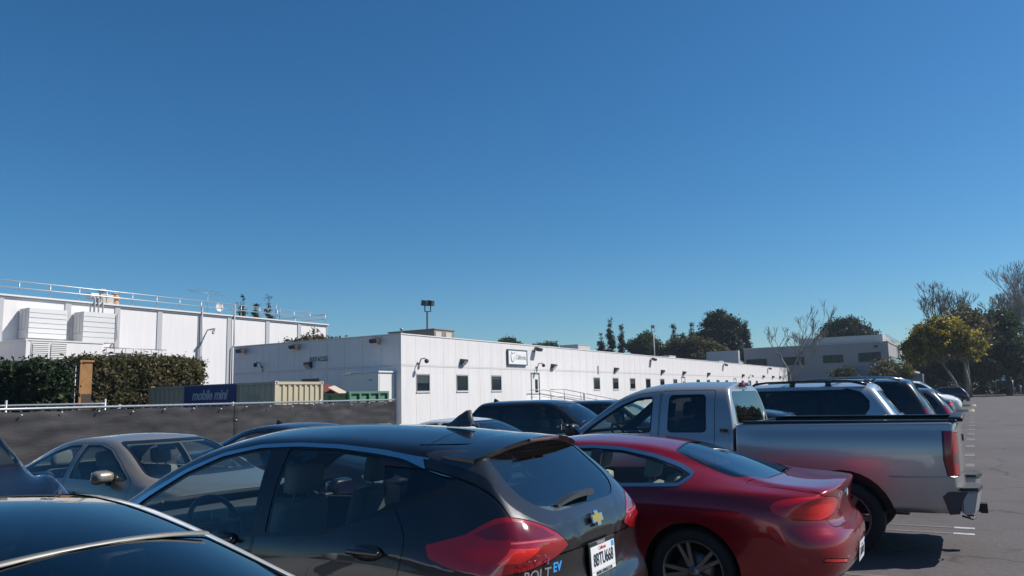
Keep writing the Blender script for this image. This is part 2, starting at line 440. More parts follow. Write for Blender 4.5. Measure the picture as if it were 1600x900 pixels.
def seat(parent, x, y, z, m, back=.62, lean=.22, w=.25, head=True):
    bm = bmesh.new(); box(bm, -.02, .50, -w, w, -.12, .08, bevel=.05)
    o = obj('seat', bm, m, parent, True); o.location = (x, y, z)
    bm = bmesh.new(); box(bm, -.07, .07, -w, w, 0, back, bevel=.06)
    for v in bm.verts:
        if v.co.z > back*.6: v.co.y *= 1-.25*(v.co.z/back-.6)/.4
        v.co.x -= v.co.z*lean
    obj('seat_back', bm, m, o, True)
    if head:
        bm = bmesh.new(); box(bm, -.055, .055, -.13, .13, back+.03, back+.22, bevel=.05)
        for sy in (-.06, .06): tube(bm, [(0, sy, back-.03), (0, sy, back+.08)], .007)
        for v in bm.verts: v.co.x -= v.co.z*lean
        obj('headrest', bm, m, o, True)
    return o
def steering(parent, x, y, z, tilt=.5):
    bm = bmesh.new(); c = []
    for k in range(25):
        t = 2*PI*k/24; c.append((math.sin(t)*.185*math.sin(tilt), .185*math.cos(t), .185*math.sin(t)*math.cos(tilt)))
    c = [(-math.sin(tilt)*0+a, b, d) for a, b, d in c]
    tube(bm, c, .017, 8, cap=False)
    tube(bm, [(-.02, -.17, 0), (-.03, 0, -.01), (-.02, .17, 0)], .02); tube(bm, [(-.02, 0, 0), (.25, 0, -.10)], .035)
    o = obj('steering_wheel', bm, M_BLACK, parent, True); o.location = (x, y, z)
def mirror(parent, x, y, z, side, m, w=.22, h=.15):
    # door mirror: shell, glass and foot
    bm = bmesh.new(); box(bm, -.05, .09, 0, w, -h/2, h/2, bevel=.055)
    for v in bm.verts:
        if v.co.x > .03: v.co.z *= .8; v.co.y = .02+(v.co.y-.02)*.93
        v.co.y *= side
    if side < 0: bmesh.ops.reverse_faces(bm, faces=bm.faces[:])
    o = obj('door_mirror', bm, m, parent, True); o.location = (x, y, z)
    bm = bmesh.new(); box(bm, -.056, -.051, .03*side if side > 0 else -w+.03, (w-.03) if side > 0 else -.03, -h/2+.025, h/2-.025); obj('mirror_glass', bm, mat('mirror_glass', (.8, .82, .85), .02, 1.), o)
    bm = bmesh.new(); box(bm, -.02, .06, min(-.09*side, .05*side), max(-.09*side, .05*side), -h/2-.02, -h/2+.05, bevel=.015); obj('mirror_foot', bm, M_BLACK, o)
    return o

def vehicle(S, name, label, cat, loc, heading, group=None, root=None):
    # heading 0: nose towards +X; PI: nose towards -X; loc is the middle of the length, on the ground
    if root is None: root = empty(name, loc, heading); tag(root, label, cat, group)
    L = S['L']; ox = S.get('ox', -L/2)
    q = S.get('res', 1.0)
    bm = body_bmesh(S, int(84*q), int(52*q))
    lay = bm.faces.layers.int.new('r')
    regs = [dict(name=S.get('shell', 'body'), m=S['paint'], parent=None, sym=False)]
    gap_id = 1; regs.append(dict(name='panel_gap', m=M_GAP, parent=None, sym=False, push=.006)); wheel_id = 2; regs.append(None)
    for f in bm.faces:
        if f.normal.z < -.75 and f.calc_center_median().z < .45: f[lay] = 3
    regs.append(dict(name='underbody', m=M_BLACK, parent=None, sym=False))
    keyid = {}; S['_fc'] = {f: face_info(f) for f in bm.faces}
    for R in S['regions']:
        rid = len(regs); regs.append(dict(R)); keyid[R.get('key', R['name'])] = rid
        if R.get('hole'): rid = wheel_id
        for poly in (R['poly'] if isinstance(R['poly'][0][0], (tuple, list)) else [R['poly']]):
            lim = R.get('lim'); thr = R.get('thr', .5 if R.get('more') else (.35 if R['name'] in ('tail_lamp', 'lamp_insert', 'headlight') else None))
            if R.get('gap'):
                cut_region(bm, S, R['proj'], poly, lay, gap_id, lim=lim, thr=thr); poly = inset(poly, R['gap'])
            if R.get('ring'):
                k2 = len(regs); regs.append(dict(name=R.get('ring_name', 'window_trim'), m=R['ring_m'], parent=None, sym=R.get('sym', True)))
                cut_region(bm, S, R['proj'], poly, lay, k2, lim=lim, thr=thr); poly = inset(poly, R['ring'])
            cut_region(bm, S, R['proj'], poly, lay, rid, lim=lim, thr=thr)
        for pr_, po in R.get('more', []): cut_region(bm, S, pr_, po, lay, rid, thr=.5)
    for (wx, wr) in S['wheels']:
        ar = wr+S.get('arch', .055)
        poly = [(wx+ar*math.cos(t), wr+ar*math.sin(t)) for t in np.linspace(0, 2*PI, 33)[:-1]]
        hw = float(pch(S['W'])(wx))
        cut_region(bm, S, 'side', poly, lay, wheel_id, lim=lambda c, hw=hw: abs(c.y) > hw-.34)
        for f in bm.faces:
            c = f.calc_center_median()
            if f[lay] == 3 and abs(c.y) > hw-.34 and (c.x-wx)**2+(c.z-wr)**2 < ar*ar: f[lay] = wheel_id
    S['_fc'] = None
    bmesh.ops.delete(bm, geom=[f for f in bm.faces if f[lay] == wheel_id], context='FACES')
    bm.normal_update()
    # split into parts, keeping the normals of the whole shell
    groups = {}
    for f in bm.faces:
        rg = regs[f[lay]]; sd = 0
        if rg.get('sym'): sd = 1 if f.calc_center_median().y > 0 else -1
        groups.setdefault((f[lay], sd), []).append(f)
    made = {}
    def build(rid, sd, faces):
        rg = regs[rid]; idx = {}; co = []; no = []; fs = []
        push = rg.get('push', 0.)
        for f in faces:
            q_ = []
            for v in f.verts:
                if v not in idx:
                    idx[v] = len(co); p = v.co-v.normal*push; co.append((p.x+ox, p.y, p.z)); no.append(tuple(v.normal))
                q_.append(idx[v])
            fs.append(q_)
        me = bpy.data.meshes.new(rg['name']); me.from_pydata(co, [], fs); me.update()
        me.polygons.foreach_set('use_smooth', [True]*len(me.polygons))
        if not rg.get('flat'): me.normals_split_custom_set_from_vertices(no)
        o = obj(rg['name'], me, rg['m']); made[(rid, sd)] = o
        if rg.get('label'): o['label'] = rg['label']
        return o
    for (rid, sd), faces in groups.items(): build(rid, sd, faces)
    for (rid, sd), o in made.items():
        pk = regs[rid].get('parent')
        par = root
        if pk is not None:
            pid = keyid.get(pk)
            par = made.get((pid, sd)) or made.get((pid, 0)) or root
        o.parent = par
    # cabin lining behind the sheet metal
    if S.get('lining', True):
        glassy = {i for i, r in enumerate(regs) if r and r.get('see')}
        fs = [f for f in bm.faces if f[lay] not in glassy and f.calc_center_median().z > .35]
        idx = {}; co = []; quads = []; fset = set(fs); rim = {}
        for f in fs:
            q_ = []
            for v in f.verts:
                if v not in idx: idx[v] = len(co); p = v.co-v.normal*.028; co.append((p.x+ox, p.y, p.z))
                q_.append(idx[v])
            quads.append(q_[::-1])
            for e in f.edges:
                lf = [g for g in e.link_faces if g not in fset]
                if lf and any(g[lay] in glassy for g in lf): rim[e] = f
        for e in rim:
            a, b = e.verts; qs = []
            for v in (a, b):
                p = v.co-v.normal*.005; co.append((p.x+ox, p.y, p.z)); qs.append(len(co)-1)
            quads.append([qs[0], qs[1], idx[b], idx[a]])
        me = bpy.data.meshes.new('cabin_lining'); me.from_pydata(co, [], quads); me.update()
        me.polygons.foreach_set('use_smooth', [True]*len(me.polygons))
        o = obj('cabin_lining', me, S.get('lining_m', M_LINING)); o.parent = root
    bm.free()
    # wheel wells and wheels
    for (wx, wr) in S['wheels']:
        hw = float(pch(S['W'])(wx)); ar = wr+S.get('arch', .055)+.012
        for sd in (1, -1):
            a0 = math.asin(max(-.8, min(.8, (float(pch(S['zl'])(wx))+.015-wr)/ar))); b2 = bmesh.new(); ts = np.linspace(a0, PI-a0, 22); rows = []
            for yy in (hw-.02, hw-.30): rows.append([b2.verts.new((wx+ox+ar*math.cos(t), sd*yy, wr+ar*math.sin(t))) for t in ts])
            for k in range(len(ts)-1): b2.faces.new((rows[0][k], rows[0][k+1], rows[1][k+1], rows[1][k]))
            cvt = b2.verts.new((wx+ox, sd*(hw-.30), wr))
            for k in range(len(ts)-1): b2.faces.new((rows[1][k], rows[1][k+1], cvt))
            obj('wheel_well', b2, M_BLACK, root)
            if S.get('cladding'):
                b2 = bmesh.new(); ts = np.linspace(-.1, PI+.1, 26)
                tube(b2, [(wx+ox+(ar-.005)*math.cos(t), sd*(hw-.012), wr+(ar-.005)*math.sin(t)) for t in ts], .022, 6)
                obj('arch_trim', b2, S['cladding'], root, True)
            wheel(root, wx+ox, sd*(hw-.035-S.get('tw', .22)/2), wr, S.get('tw', .22), sd, S.get('rim', M_RIM), S.get('spokes', 5), S.get('twin', False), S.get('rim_r', .66))
    # cabin
    if S.get('cabin'):
        cb = S['cabin']; sm_ = cb.get('m', M_SEATD)
        for sx in cb['rows']:
            for sy in (cb.get('y', .36), -cb.get('y', .36)): seat(root, sx+ox, sy, cb['z'], sm_, cb.get('back', .62))
        b2 = bmesh.new(); box(b2, cb['dash']+ox-.25, cb['dash']+ox+.35, -cb['w'], cb['w'], cb['dz']-.3, cb['dz'], bevel=.06); obj('dashboard', b2, M_LINING, root, True)
        steering(root, cb['dash']+ox-.36, cb.get('y', .36), cb['dz']-.03)
        b2 = bmesh.new(); box(b2, .3+ox+.4, cb['dash']+ox, -cb['w'], cb['w'], .28, .36); obj('cabin_floor', b2, M_LINING, root)
        if cb.get('mirror', True):
            b2 = bmesh.new(); box(b2, -.015, .015, -.12, .12, -.035, .035, bevel=.012); o = obj('rear_view_mirror', b2, M_BLACK, root, True); o.location = (cb['rv'][0]+ox, 0, cb['rv'][1])
    for fn in S.get('extras', []): fn(root, ox, S)
    return root

# small fittings ----------------------------------------------------
def handle(x, z, y, m=None, w=.20):
    def f(root, ox, S):
        for sd in (1, -1):
            bm = bmesh.new(); box(bm, x+ox-w/2, x+ox+w/2, min(sd*(y-.01), sd*(y+.035)), max(sd*(y-.01), sd*(y+.035)), z-.016, z+.016, bevel=.012); obj('door_handle', bm, m or S['paint'], root, True)
    return f
def mirrors(x, z, y, m=None, **k):
    def f(root, ox, S):
        for sd in (1, -1): mirror(root, x+ox, sd*y, z, sd, m or S['paint'], **k)
    return f
def fin(x, z, m=None, l=.17, h=.07):
    def f(root, ox, S):
        bm = bmesh.new(); pts = []
        secs = [(x+l*.5, .002, .002), (x+l*.25, .016, h*.25), (x, .024, h*.62), (x-l*.3, .022, h*.98), (x-l*.42, .012, h), (x-l*.5, .02, h*.25), (x-l*.5, .02, 0)]
        rows = [[bm.verts.new((a+ox, -b*1.5, z-.012)), bm.verts.new((a+ox, -b*.5, z+c)), bm.verts.new((a+ox, b*.5, z+c)), bm.verts.new((a+ox, b*1.5, z-.012))] for a, b, c in secs]
        for i in range(len(rows)-1):
            for j in range(3): bm.faces.new((rows[i][j], rows[i][j+1], rows[i+1][j+1], rows[i+1][j]))
        bmesh.ops.recalc_face_normals(bm, faces=bm.faces[:]); obj('roof_antenna', bm, m or S['paint'], root, True)
    return f
def put_text(name, me, m, parent, loc, rear=True, lean=0., yaw=0.):
    # text facing the rear (-x) of a vehicle
    o = obj(name, me, m, parent); 
    rot = Matrix.Rotation(yaw, 4, 'Z') @ Matrix.Rotation(-PI/2, 4, 'Z') @ Matrix.Rotation(PI/2-lean, 4, 'X')
    o.matrix_local = Matrix.Translation(loc) @ rot
    return o
def plate(x, z, txt, lean=0., y=0., yaw=0., frame=None, m_txt=None):
    def f(root, ox, S):
        bm = bmesh.new(); box(bm, -.162, .162, -.085, .085, -.006, .004, bevel=.004)
        fr = put_text('license_plate_frame', bm_to(bm, 'license_plate_frame'), M_BLACK, root, (x+ox, y, z), lean=lean, yaw=yaw)
        bm = bmesh.new(); box(bm, -.150, .150, -.062 if frame else -.073, .062 if frame else .073, .0045, .0065); obj('plate', bm, M_PLATE, fr)
        o = obj('plate_text', text_mesh(txt, .088, .0008, bold=.0012, sx=.74), M_INK, fr); o.location = (0, -.010, .0078)
        o = obj('plate_text', text_mesh('California', .026, .0006, sx=.9, shear=.2), mat('plate_red', (.55, .05, .05), .5), fr); o.location = (-.01, .045, .0076)
        bm = bmesh.new(); box(bm, .108, .142, .030, .058, .0067, .0074); obj('plate_sticker', bm, mat('sticker_blue', (.05, .30, .60), .5), fr)
        if frame:
            bm = bmesh.new(); box(bm, -.150, .150, -.083, -.064, .0045, .0066); obj('plate_frame_band', bm, M_PLATE, fr)
            o = obj('plate_frame_text', text_mesh(frame[1], .021, .0006, sx=.8, bold=.0004), M_INK, fr); o.location = (0, -.0735, .0076)
            o = obj('plate_frame_text', text_mesh(frame[0], .022, .0006, sx=.9, bold=.0004), mat('plate_grey', (.45, .46, .48), .4), fr); o.location = (-.02, .073, .0055)
    return f
def bm_to(bm, name):
    me = bpy.data.meshes.new(name); bm.to_mesh(me); bm.free(); return me

# ------------------------------------------------------------------ setting: ground, car park, markings
def asphalt_material():
    m = bpy.data.materials.new('asphalt'); m.use_nodes = True; t = m.node_tree; b = t.nodes['Principled BSDF']; b.inputs['Roughness'].default_value = .88
    N = t.nodes.new; K = t.links.new
    tc = N('ShaderNodeTexCoord')
    def noise(scale, det=6, rough=.6):
        n = N('ShaderNodeTexNoise'); n.inputs['Scale'].default_value = scale; n.inputs['Detail'].default_value = det; n.inputs['Roughness'].default_value = rough; K(tc.outputs['Object'], n.inputs[0]); return n
    def ramp(src, p0, c0, p1, c1):
        r = N('ShaderNodeValToRGB'); r.color_ramp.elements[0].position = p0; r.color_ramp.elements[0].color = (*c0, 1); r.color_ramp.elements[1].position = p1; r.color_ramp.elements[1].color = (*c1, 1); K(src, r.inputs[0]); return r
    def mixc(fac, a, b_, mode='MIX'):
        x = N('ShaderNodeMix'); x.data_type = 'RGBA'; x.blend_type = mode
        if isinstance(fac, float): x.inputs[0].default_value = fac
        else: K(fac, x.inputs[0])
        K(a, x.inputs[6]); 
        if isinstance(b_, tuple): x.inputs[7].default_value = (*b_, 1)
        else: K(b_, x.inputs[7])
        return x.outputs[2]
    big = ramp(noise(.22, 5).outputs[0], .3, (.080, .070, .071), .75, (.122, .106, .106))
    fine = ramp(noise(85, 3, .7).outputs[0], .3, (.40, .40, .40), .72, (1.42, 1.40, 1.38))
    mid = ramp(noise(16, 5, .75).outputs[0], .30, (.62, .62, .62), .70, (1.30, 1.29, 1.28))
    c = mixc(.75, big.outputs[0], fine.outputs[0], 'MULTIPLY'); c = mixc(.8, c, mid.outputs[0], 'MULTIPLY')
    vs = N('ShaderNodeTexVoronoi'); vs.inputs['Scale'].default_value = 9; K(tc.outputs['Object'], vs.inputs[0]); sp = ramp(vs.outputs['Distance'], .05, (1, 1, 1), .11, (0, 0, 0)); pt = ramp(noise(.35, 4).outputs[0], .50, (0, 0, 0), .62, (.55, .55, .55))
    sm = N('ShaderNodeMath'); sm.operation = 'MULTIPLY'; K(sp.outputs[0], sm.inputs[0]); K(pt.outputs[0], sm.inputs[1]); c = mixc(sm.outputs[0], c, (.26, .25, .24))
    st = ramp(noise(.55, 8, .72).outputs[0], .54, (0, 0, 0), .72, (1, 1, 1)); c = mixc(st.outputs[0], c, (.055, .052, .052))
    # cracks: thin edges of a warped cell pattern, broken up by noise
    w = noise(1.6, 5); mp = N('ShaderNodeMix'); mp.data_type = 'RGBA'; mp.inputs[0].default_value = .45; K(tc.outputs['Object'], mp.inputs[6]); K(w.outputs['Color'], mp.inputs[7])
    vo = N('ShaderNodeTexVoronoi'); vo.feature = 'DISTANCE_TO_EDGE'; vo.inputs['Scale'].default_value = .55; K(mp.outputs[2], vo.inputs[0])
    cr = ramp(vo.outputs['Distance'], .005, (1, 1, 1), .018, (0, 0, 0)); br = ramp(noise(.5, 3).outputs[0], .47, (0, 0, 0), .56, (1, 1, 1))
    ml = N('ShaderNodeMath'); ml.operation = 'MULTIPLY'; K(cr.outputs[0], ml.inputs[0]); K(br.outputs[0], ml.inputs[1]); m3 = N('ShaderNodeMath'); m3.operation = 'MULTIPLY'; m3.inputs[1].default_value = .85; K(ml.outputs[0], m3.inputs[0])
    c = mixc(m3.outputs[0], c, (.03, .028, .028))
    K(c, b.inputs['Base Color'])
    bp = N('ShaderNodeBump'); bp.inputs['Strength'].default_value = .5; bp.inputs['Distance'].default_value = .01; K(noise(110, 3).outputs[0], bp.inputs['Height']); K(bp.outputs[0], b.inputs['Normal'])
    return m
M_ASPH = asphalt_material()
def sheet(name, x0, x1, y0, y1, z, m, parent=None):
    bm = bmesh.new(); bm.faces.new([bm.verts.new(p) for p in ((x0, y0, z), (x1, y0, z), (x1, y1, z), (x0, y1, z))]); return obj(name, bm, m, parent)
tag(sheet('ground', -1500, 1500, -1500, 1500, -.012, mat('dry_soil', (.16, .14, .11), .95, noise=.4, nscale=.3)), kind='structure')
lot = tag(sheet('parking_lot', -60, 60, -80, 168, 0, M_ASPH), kind='structure')
M_LINE = mat('road_paint', (.60, .59, .57), .7, noise=.5, nscale=14, col2=(.22, .21, .21))
M_LINEW = mat('road_paint_worn', (.170, .160, .156), .85, noise=.5, nscale=5, col2=(.088, .079, .079))
ticks = [-1.7, 1.6, 4.8, 8.0, 11.12, 14.2, 17.2, 20.15, 23.1, 26.4, 29.65, 33.0, 36.3, 39.7, 43.8, 47.2, 50.6, 54.6]
for y in ticks:
    for d in (-.22, .22):
        sheet('stall_mark', -.38, -.16, y+d-.055, y+d+.055, .004, M_LINE, lot); sheet('stall_line', -5.6, -.39, y+d-.045, y+d+.045, .004, M_LINEW, lot)
for y in ticks:
    for d in (-.22, .22): sheet('stall_line', -11.6, -6.1, y+d-.045, y+d+.045, .004, M_LINEW, lot)
def kerb_island(y0, y1, x0, x1, label, red):
    r = empty('kerb_island', ((x0+x1)/2, (y0+y1)/2, 0)); tag(r, label, 'kerb', 'kerb islands at the end of the car row')
    cx, cy = (x0+x1)/2, (y0+y1)/2; h = (y1-y0)/2; n = 10
    out = [(x0, y1), (x0, y0)]+[(x1-h+h*math.sin(PI*k/n), cy-h*math.cos(PI*k/n)) for k in range(n+1)]
    inn = inset(out, .16)
    bm = bmesh.new(); A = [[bm.verts.new((p[0]-cx, p[1]-cy, z)) for p in P] for P, z in ((out, 0), (inset(out, .03), .15), (inn, .15), (inn, .08))]
    m = len(out)
    for i in range(3):
        for j in range(m):
            f = bm.faces.new((A[i][j], A[i][(j+1) % m], A[i+1][(j+1) % m], A[i+1][j]))
            if red and -2.6 < f.calc_center_median().x-(x1-cx) < -.9: f.material_index = 1
    bmesh.ops.recalc_face_normals(bm, faces=bm.faces[:])
    obj('kerb', bm, [mat('kerb_cream', (.52, .47, .36), .8, noise=.25, nscale=3), mat('kerb_red', (.34, .03, .03), .7)], r)
    bm = bmesh.new(); bm.faces.new([bm.verts.new((p[0]-cx, p[1]-cy, .10)) for p in inn]); obj('soil', bm, mat('mulch', (.07, .05, .035), .95, noise=.5, nscale=6), r)
kerb_island(60.0, 61.7, -6.0, -.15, 'pale kerb island, the nearer of two, past the parked cars', False)
kerb_island(75.0, 76.8, -6.0, -.05, 'red painted kerb island, the farther of two', True)
kerb_island(112.0, 114.0, -6.0, -.9, 'small pale kerb island near the trees', False)

# ------------------------------------------------------------------ white modular building
M_WHITE = mat('panel_white', (.77, .735, .72), .55, noise=.07, nscale=1.2, streak=.07)
M_WCORE = mat('panel_joint', (.34, .34, .35), .7)
M_WTRIM = mat('trim_white', (.70, .68, .66), .5)
M_WGLASS = mat('window_glass_dark', (.010, .016, .026), .10, spec=.25)
M_FIX = mat('fixture_bronze', (.045, .04, .036), .5)
M_FIXL = mat('fixture_lens', (.55, .54, .50), .25)
M_GREYM = mat('grey_metal', (.30, .30, .31), .45, .6)
BX, BY, BT, BS = -24.88, 31.32, 5.08, 3.49
mod = empty('modular_building', (BX, BY, 0)); tag(mod, 'long low white panelled building with small square windows', 'building')
def local(o): return o
NP = 78; PW = 1.221
part_box('wall_core', M_WCORE, mod, -12.4, -.04, .04, NP*PW, .0, BT-.03)
wcols = {1: 0, 4: 0, 7: 0, 19: 0, 22: 0, 25: 0, 28: 0, 31: 0, 34: 0, 40: 0, 43: 0, 46: 0, 49: 0, 55: 0, 58: 0, 61: 0}
dcols = {11: 'door', 36: 'door', 52: 'door'}
def panel_mesh(nm, w, h):
    bm = bmesh.new(); box(bm, -.045, 0, .007, w-.007, .006, h-.006); return bm_to(bm, nm)
pm = {'up': panel_mesh('panel', PW, BT-BS-.06), 'low': panel_mesh('panel', PW, BS-.05), 'sill': panel_mesh('panel', PW, 2.12), 'head': panel_mesh('panel', PW, BS-.05-3.05), 'dhead': panel_mesh('panel', PW, BS-.05-3.28), 'dsill': panel_mesh('panel', PW, 1.16)}
def place(me, y, z, axis='long'):
    o = obj('panel', me, M_WHITE, mod); o.location = (0, y, z) if axis == 'long' else (y, 0, z)
    if axis != 'long': o.rotation_euler = (0, 0, -PI/2)
    return o
# window: frame and pane shared meshes
fb = bmesh.new(); w0, w1, z0, z1 = .02, PW-.02, 2.13, 3.04
for (a, b, c, d) in ((w0, w1, z0, z0+.05), (w0, w1, z1-.05, z1), (w0, w0+.05, z0+.05, z1-.05), (w1-.05, w1, z0+.05, z1-.05)): box(fb, -.05, .012, a, b, c, d)
m_fr = bm_to(fb, 'window'); gb = bmesh.new(); box(gb, -.045, -.03, w0+.05, w1-.05, z0+.05, z1-.05); m_pa = bm_to(gb, 'pane')
for k in range(NP):
    y = k*PW
    place(pm['up'], y, BS+.02)
    if k in wcols:
        place(pm['sill'], y, 0); place(pm['head'], y, 3.05)
        f = obj('window', m_fr, mat('window_frame_grey', (.36, .36, .36), .5), mod); f.location = (0, y, 0); p = obj('pane', m_pa, M_WGLASS, f); part_box('sill', M_WTRIM, f, .012, .05, w0-.02, w1+.02, z0-.04, z0); part_box('blind', mat('blind_dark', (.03+.02*(k % 3), .04+.02*(k % 3), .05+.02*(k % 3)), .3), f, -.029, -.024, w0+.06, w1-.06, z1-.10-.12*((k*7) % 4), z1-.06)
    elif k in dcols:
        place(pm['dsill'], y, 0); place(pm['dhead'], y, 3.28)
        d = part_box('door', M_WTRIM, mod, -.05, -.01, y+.13, y+PW-.13, 1.17, 3.20)
        part_box('door_window', M_WGLASS, d, -.012, .0, y+PW*.5-.02, y+PW-.28, 2.0, 2.85); part_box('door_handle', M_GREYM, d, .0, .05, y+PW-.24, y+PW-.18, 2.1, 2.16)
        fr = bmesh.new()
        for (a, b, c, e) in ((y+.02, y+.11, 1.17, 3.26), (y+PW-.11, y+PW-.02, 1.17, 3.26), (y+.11, y+PW-.11, 3.2, 3.26)): box(fr, -.05, .02, a, b, c, e)
        obj('door_frame', fr, mat('frame_dark', (.16, .16, .17), .5), mod)
    else: place(pm['low'], y, 0)
part_box('horizontal_trim', M_WTRIM, mod, -.05, .012, .0, NP*PW, BS-.045, BS+.015)
part_box('roof_coping', M_WTRIM, mod, -.10, .03, -.03, NP*PW+.03, BT-.035, BT+.02)
part_box('roof_coping', M_WTRIM, mod, -12.45, -.101, -.03, .10, BT-.035, BT+.02)
part_box('horizontal_trim', M_WTRIM, mod, -12.42, -.051, -.012, .05, BS-.045, BS+.015)
part_box('corner_trim', M_WTRIM, mod, -.06, .014, -.014, .06, 0, BS-.046); part_box('corner_trim', M_WTRIM, mod, -.06, .014, -.014, .06, BS+.016, BT-.036)
ew = panel_mesh('panel', 1.235, BT-BS-.06); el = panel_mesh('panel', 1.235, BS-.05)
for k in range(10):
    place(ew, -12.42+k*1.235, BS+.02, 'end'); place(el, -12.42+k*1.235, 0, 'end')
def wall_pack(y, z, parent=mod, big=False, face='x', x=0, deep=.28):
    # bronze wall light: back box, sloped hood and lens
    o = empty('wall_light', (x, y, z)); o.parent = parent
    if face == 'y': o.rotation_euler = (0, 0, -PI/2)
    s = 1.25 if big else 1.
    bm = bmesh.new(); prism(bm, [(0, -.17*s), (.06*s, -.17*s), (deep*s, .02*s), (deep*s, .15*s), (0, .19*s)], 'y', -.20*s, .20*s); bmesh.ops.recalc_face_normals(bm, faces=bm.faces[:]); obj('housing', bm, M_FIX, o)
    bm = bmesh.new(); prism(bm, [(.075*s, -.165*s), (.085*s, -.185*s), (deep*s+.012, .005*s), (deep*s+.002, .018*s)], 'y', -.17*s, .17*s); bmesh.ops.recalc_face_normals(bm, faces=bm.faces[:]); obj('lens', bm, M_FIXL, o)
def flood(x, y, z, face='x', parent=mod):
    o = empty('flood_light', (x, y, z)); o.parent = parent
    if face == 'y': o.rotation_euler = (0, 0, -PI/2)
    bm = bmesh.new(); box(bm, .0, .05, -.05, .05, -.22, .10); tube(bm, [(.05, 0, 0), (.2, 0, .02)], .03); obj('bracket', bm, M_GREYM, o)
    bm = bmesh.new(); prism(bm, [(.16, .14), (.52, .02), (.46, -.16), (.22, -.10)], 'y', -.24, .24); bmesh.ops.recalc_face_normals(bm, faces=bm.faces[:]); obj('housing', bm, M_FIX, o)
    bm = bmesh.new(); prism(bm, [(.225, -.108), (.455, -.168), (.45, -.185), (.222, -.125)], 'y', -.21, .21); bmesh.ops.recalc_face_normals(bm, faces=bm.faces[:]); obj('lens', bm, M_FIXL, o)
def dome_cam(x, y, z, face='x', parent=mod):
    o = empty('security_camera', (x, y, z)); o.parent = parent
    if face == 'y': o.rotation_euler = (0, 0, -PI/2)
    bm = bmesh.new(); box(bm, 0, .05, -.06, .06, -.42, -.12); tube(bm, [(.04, 0, -.2), (.16, 0, .08), (.42, 0, .10), (.5, 0, .02)], .035, 8); obj('arm', bm, M_GREYM, o)
    bm = bmesh.new(); bmesh.ops.create_uvsphere(bm, u_segments=14, v_segments=9, radius=.12, matrix=Matrix.Translation((.52, 0, -.05))); obj('dome', bm, M_FIX, o, True)
for (y, z) in ((36.82, 3.76), (47.85, 3.73), (58.78, 3.69), (69.77, 3.69), (76.0, 3.65), (84.36, 3.63), (99.1, 3.63), (110.1, 3.6), (116.0, 3.6), (120.8, 3.6)): wall_pack(y-BY, z)
for (y, z) in ((45.37, 4.83), (67.07, 4.78), (90.7, 4.80), (113.5, 4.78)): flood(0, y-BY, z)
for (y, z) in ((32.77, 3.75), (45.6, 3.8), (102.3, 3.65)): dome_cam(0, y-BY, z)
part_box('conduit', M_GREYM, mod, .0, .06, 24.05, 24.12, 3.3, 3.95)
for x in (-36.33, -32.07, -26.32): flood(x-BX, 0, 4.82, 'y')
wall_pack(0, 3.74, face='y', x=-31.19-BX); dome_cam(-34.87-BX, 0, 3.95, 'y')
part_box('door', mat('door_dark', (.04, .04, .045), .5), mod, -31.75-BX, -30.51-BX, -.05, .02, 1.0, 3.0)
te = obj('wall_text', text_mesh('ROOF ACCESS', .36, .004, sx=.56), mat('letter_dark', (.05, .05, .055), .6), mod); te.rotation_euler = (PI/2, 0, 0); te.location = (-30.50-BX, -.052, 4.03)
# lean-to closet at the end wall
cl = empty('utility_closet', (-25.25, 30.0, 0)); tag(cl, 'white utility closet built against the shaded end wall', 'shed')
part_box('wall', mat('closet_white', (.70, .68, .66), .5), cl, -2.25, 0, .0, 1.25, 0, 3.10); part_box('roof', M_WTRIM, cl, -2.32, .06, -.05, 1.26, 3.11, 3.19); part_box('roof_edge', mat('edge_bright', (.8, .79, .77), .5), cl, -2.35, -1.75, -.10, -.05, 3.06, 3.14)
part_box('vent', M_GREYM, cl, -.60, -.42, -.03, .0, 2.72, 2.78); part_box('door_seam', M_WCORE, cl, .0, .01, .08, .09, .1, 3.0)
# sign
sg = empty('wall_sign', (BX, 41.75, 3.72)); tag(sg, 'framed white sign with a fruit emblem reading California', 'sign')
part_box('sign_face', mat('sign_white', (.80, .80, .79), .4), sg, .0, .10, .06, 2.36, .06, .92)
fr = bmesh.new()
for (a, b, c, d) in ((0, 2.42, 0, .06), (0, 2.42, .92, .98), (0, .06, .06, .92), (2.36, 2.42, .06, .92)): box(fr, -.01, .125, a, b, c, d)
obj('sign_frame', fr, mat('sign_frame', (.10, .10, .11), .5), sg)
bm = bmesh.new(); pts = []
for k in range(22):
    t = .35*PI+1.7*PI*k/21; pts.append((.105, .56+.24*math.cos(t)*(.85+.15*math.sin(t)), .47+.27*math.sin(t)))
tube(bm, pts, [.008+.016*math.sin(PI*k/21) for k in range(22)], 6); tube(bm, [(.105, .40, .84), (.105, .50, .74), (.105, .58, .70)], [.008, .022, .008], 6); tube(bm, [(.105, .72, .74), (.105, .80, .78), (.105, .90, .76)], [.01, .022, .008], 6)
obj('fruit_emblem', bm, mat('emblem_grey', (.12, .12, .13), .5), sg, True)
te = obj('sign_text', text_mesh('California', .44, .004, sx=.76), mat('sign_letters', (.30, .30, .32), .5), sg); te.rotation_euler = (PI/2, 0, PI/2); te.location = (.106, 1.60, .50)
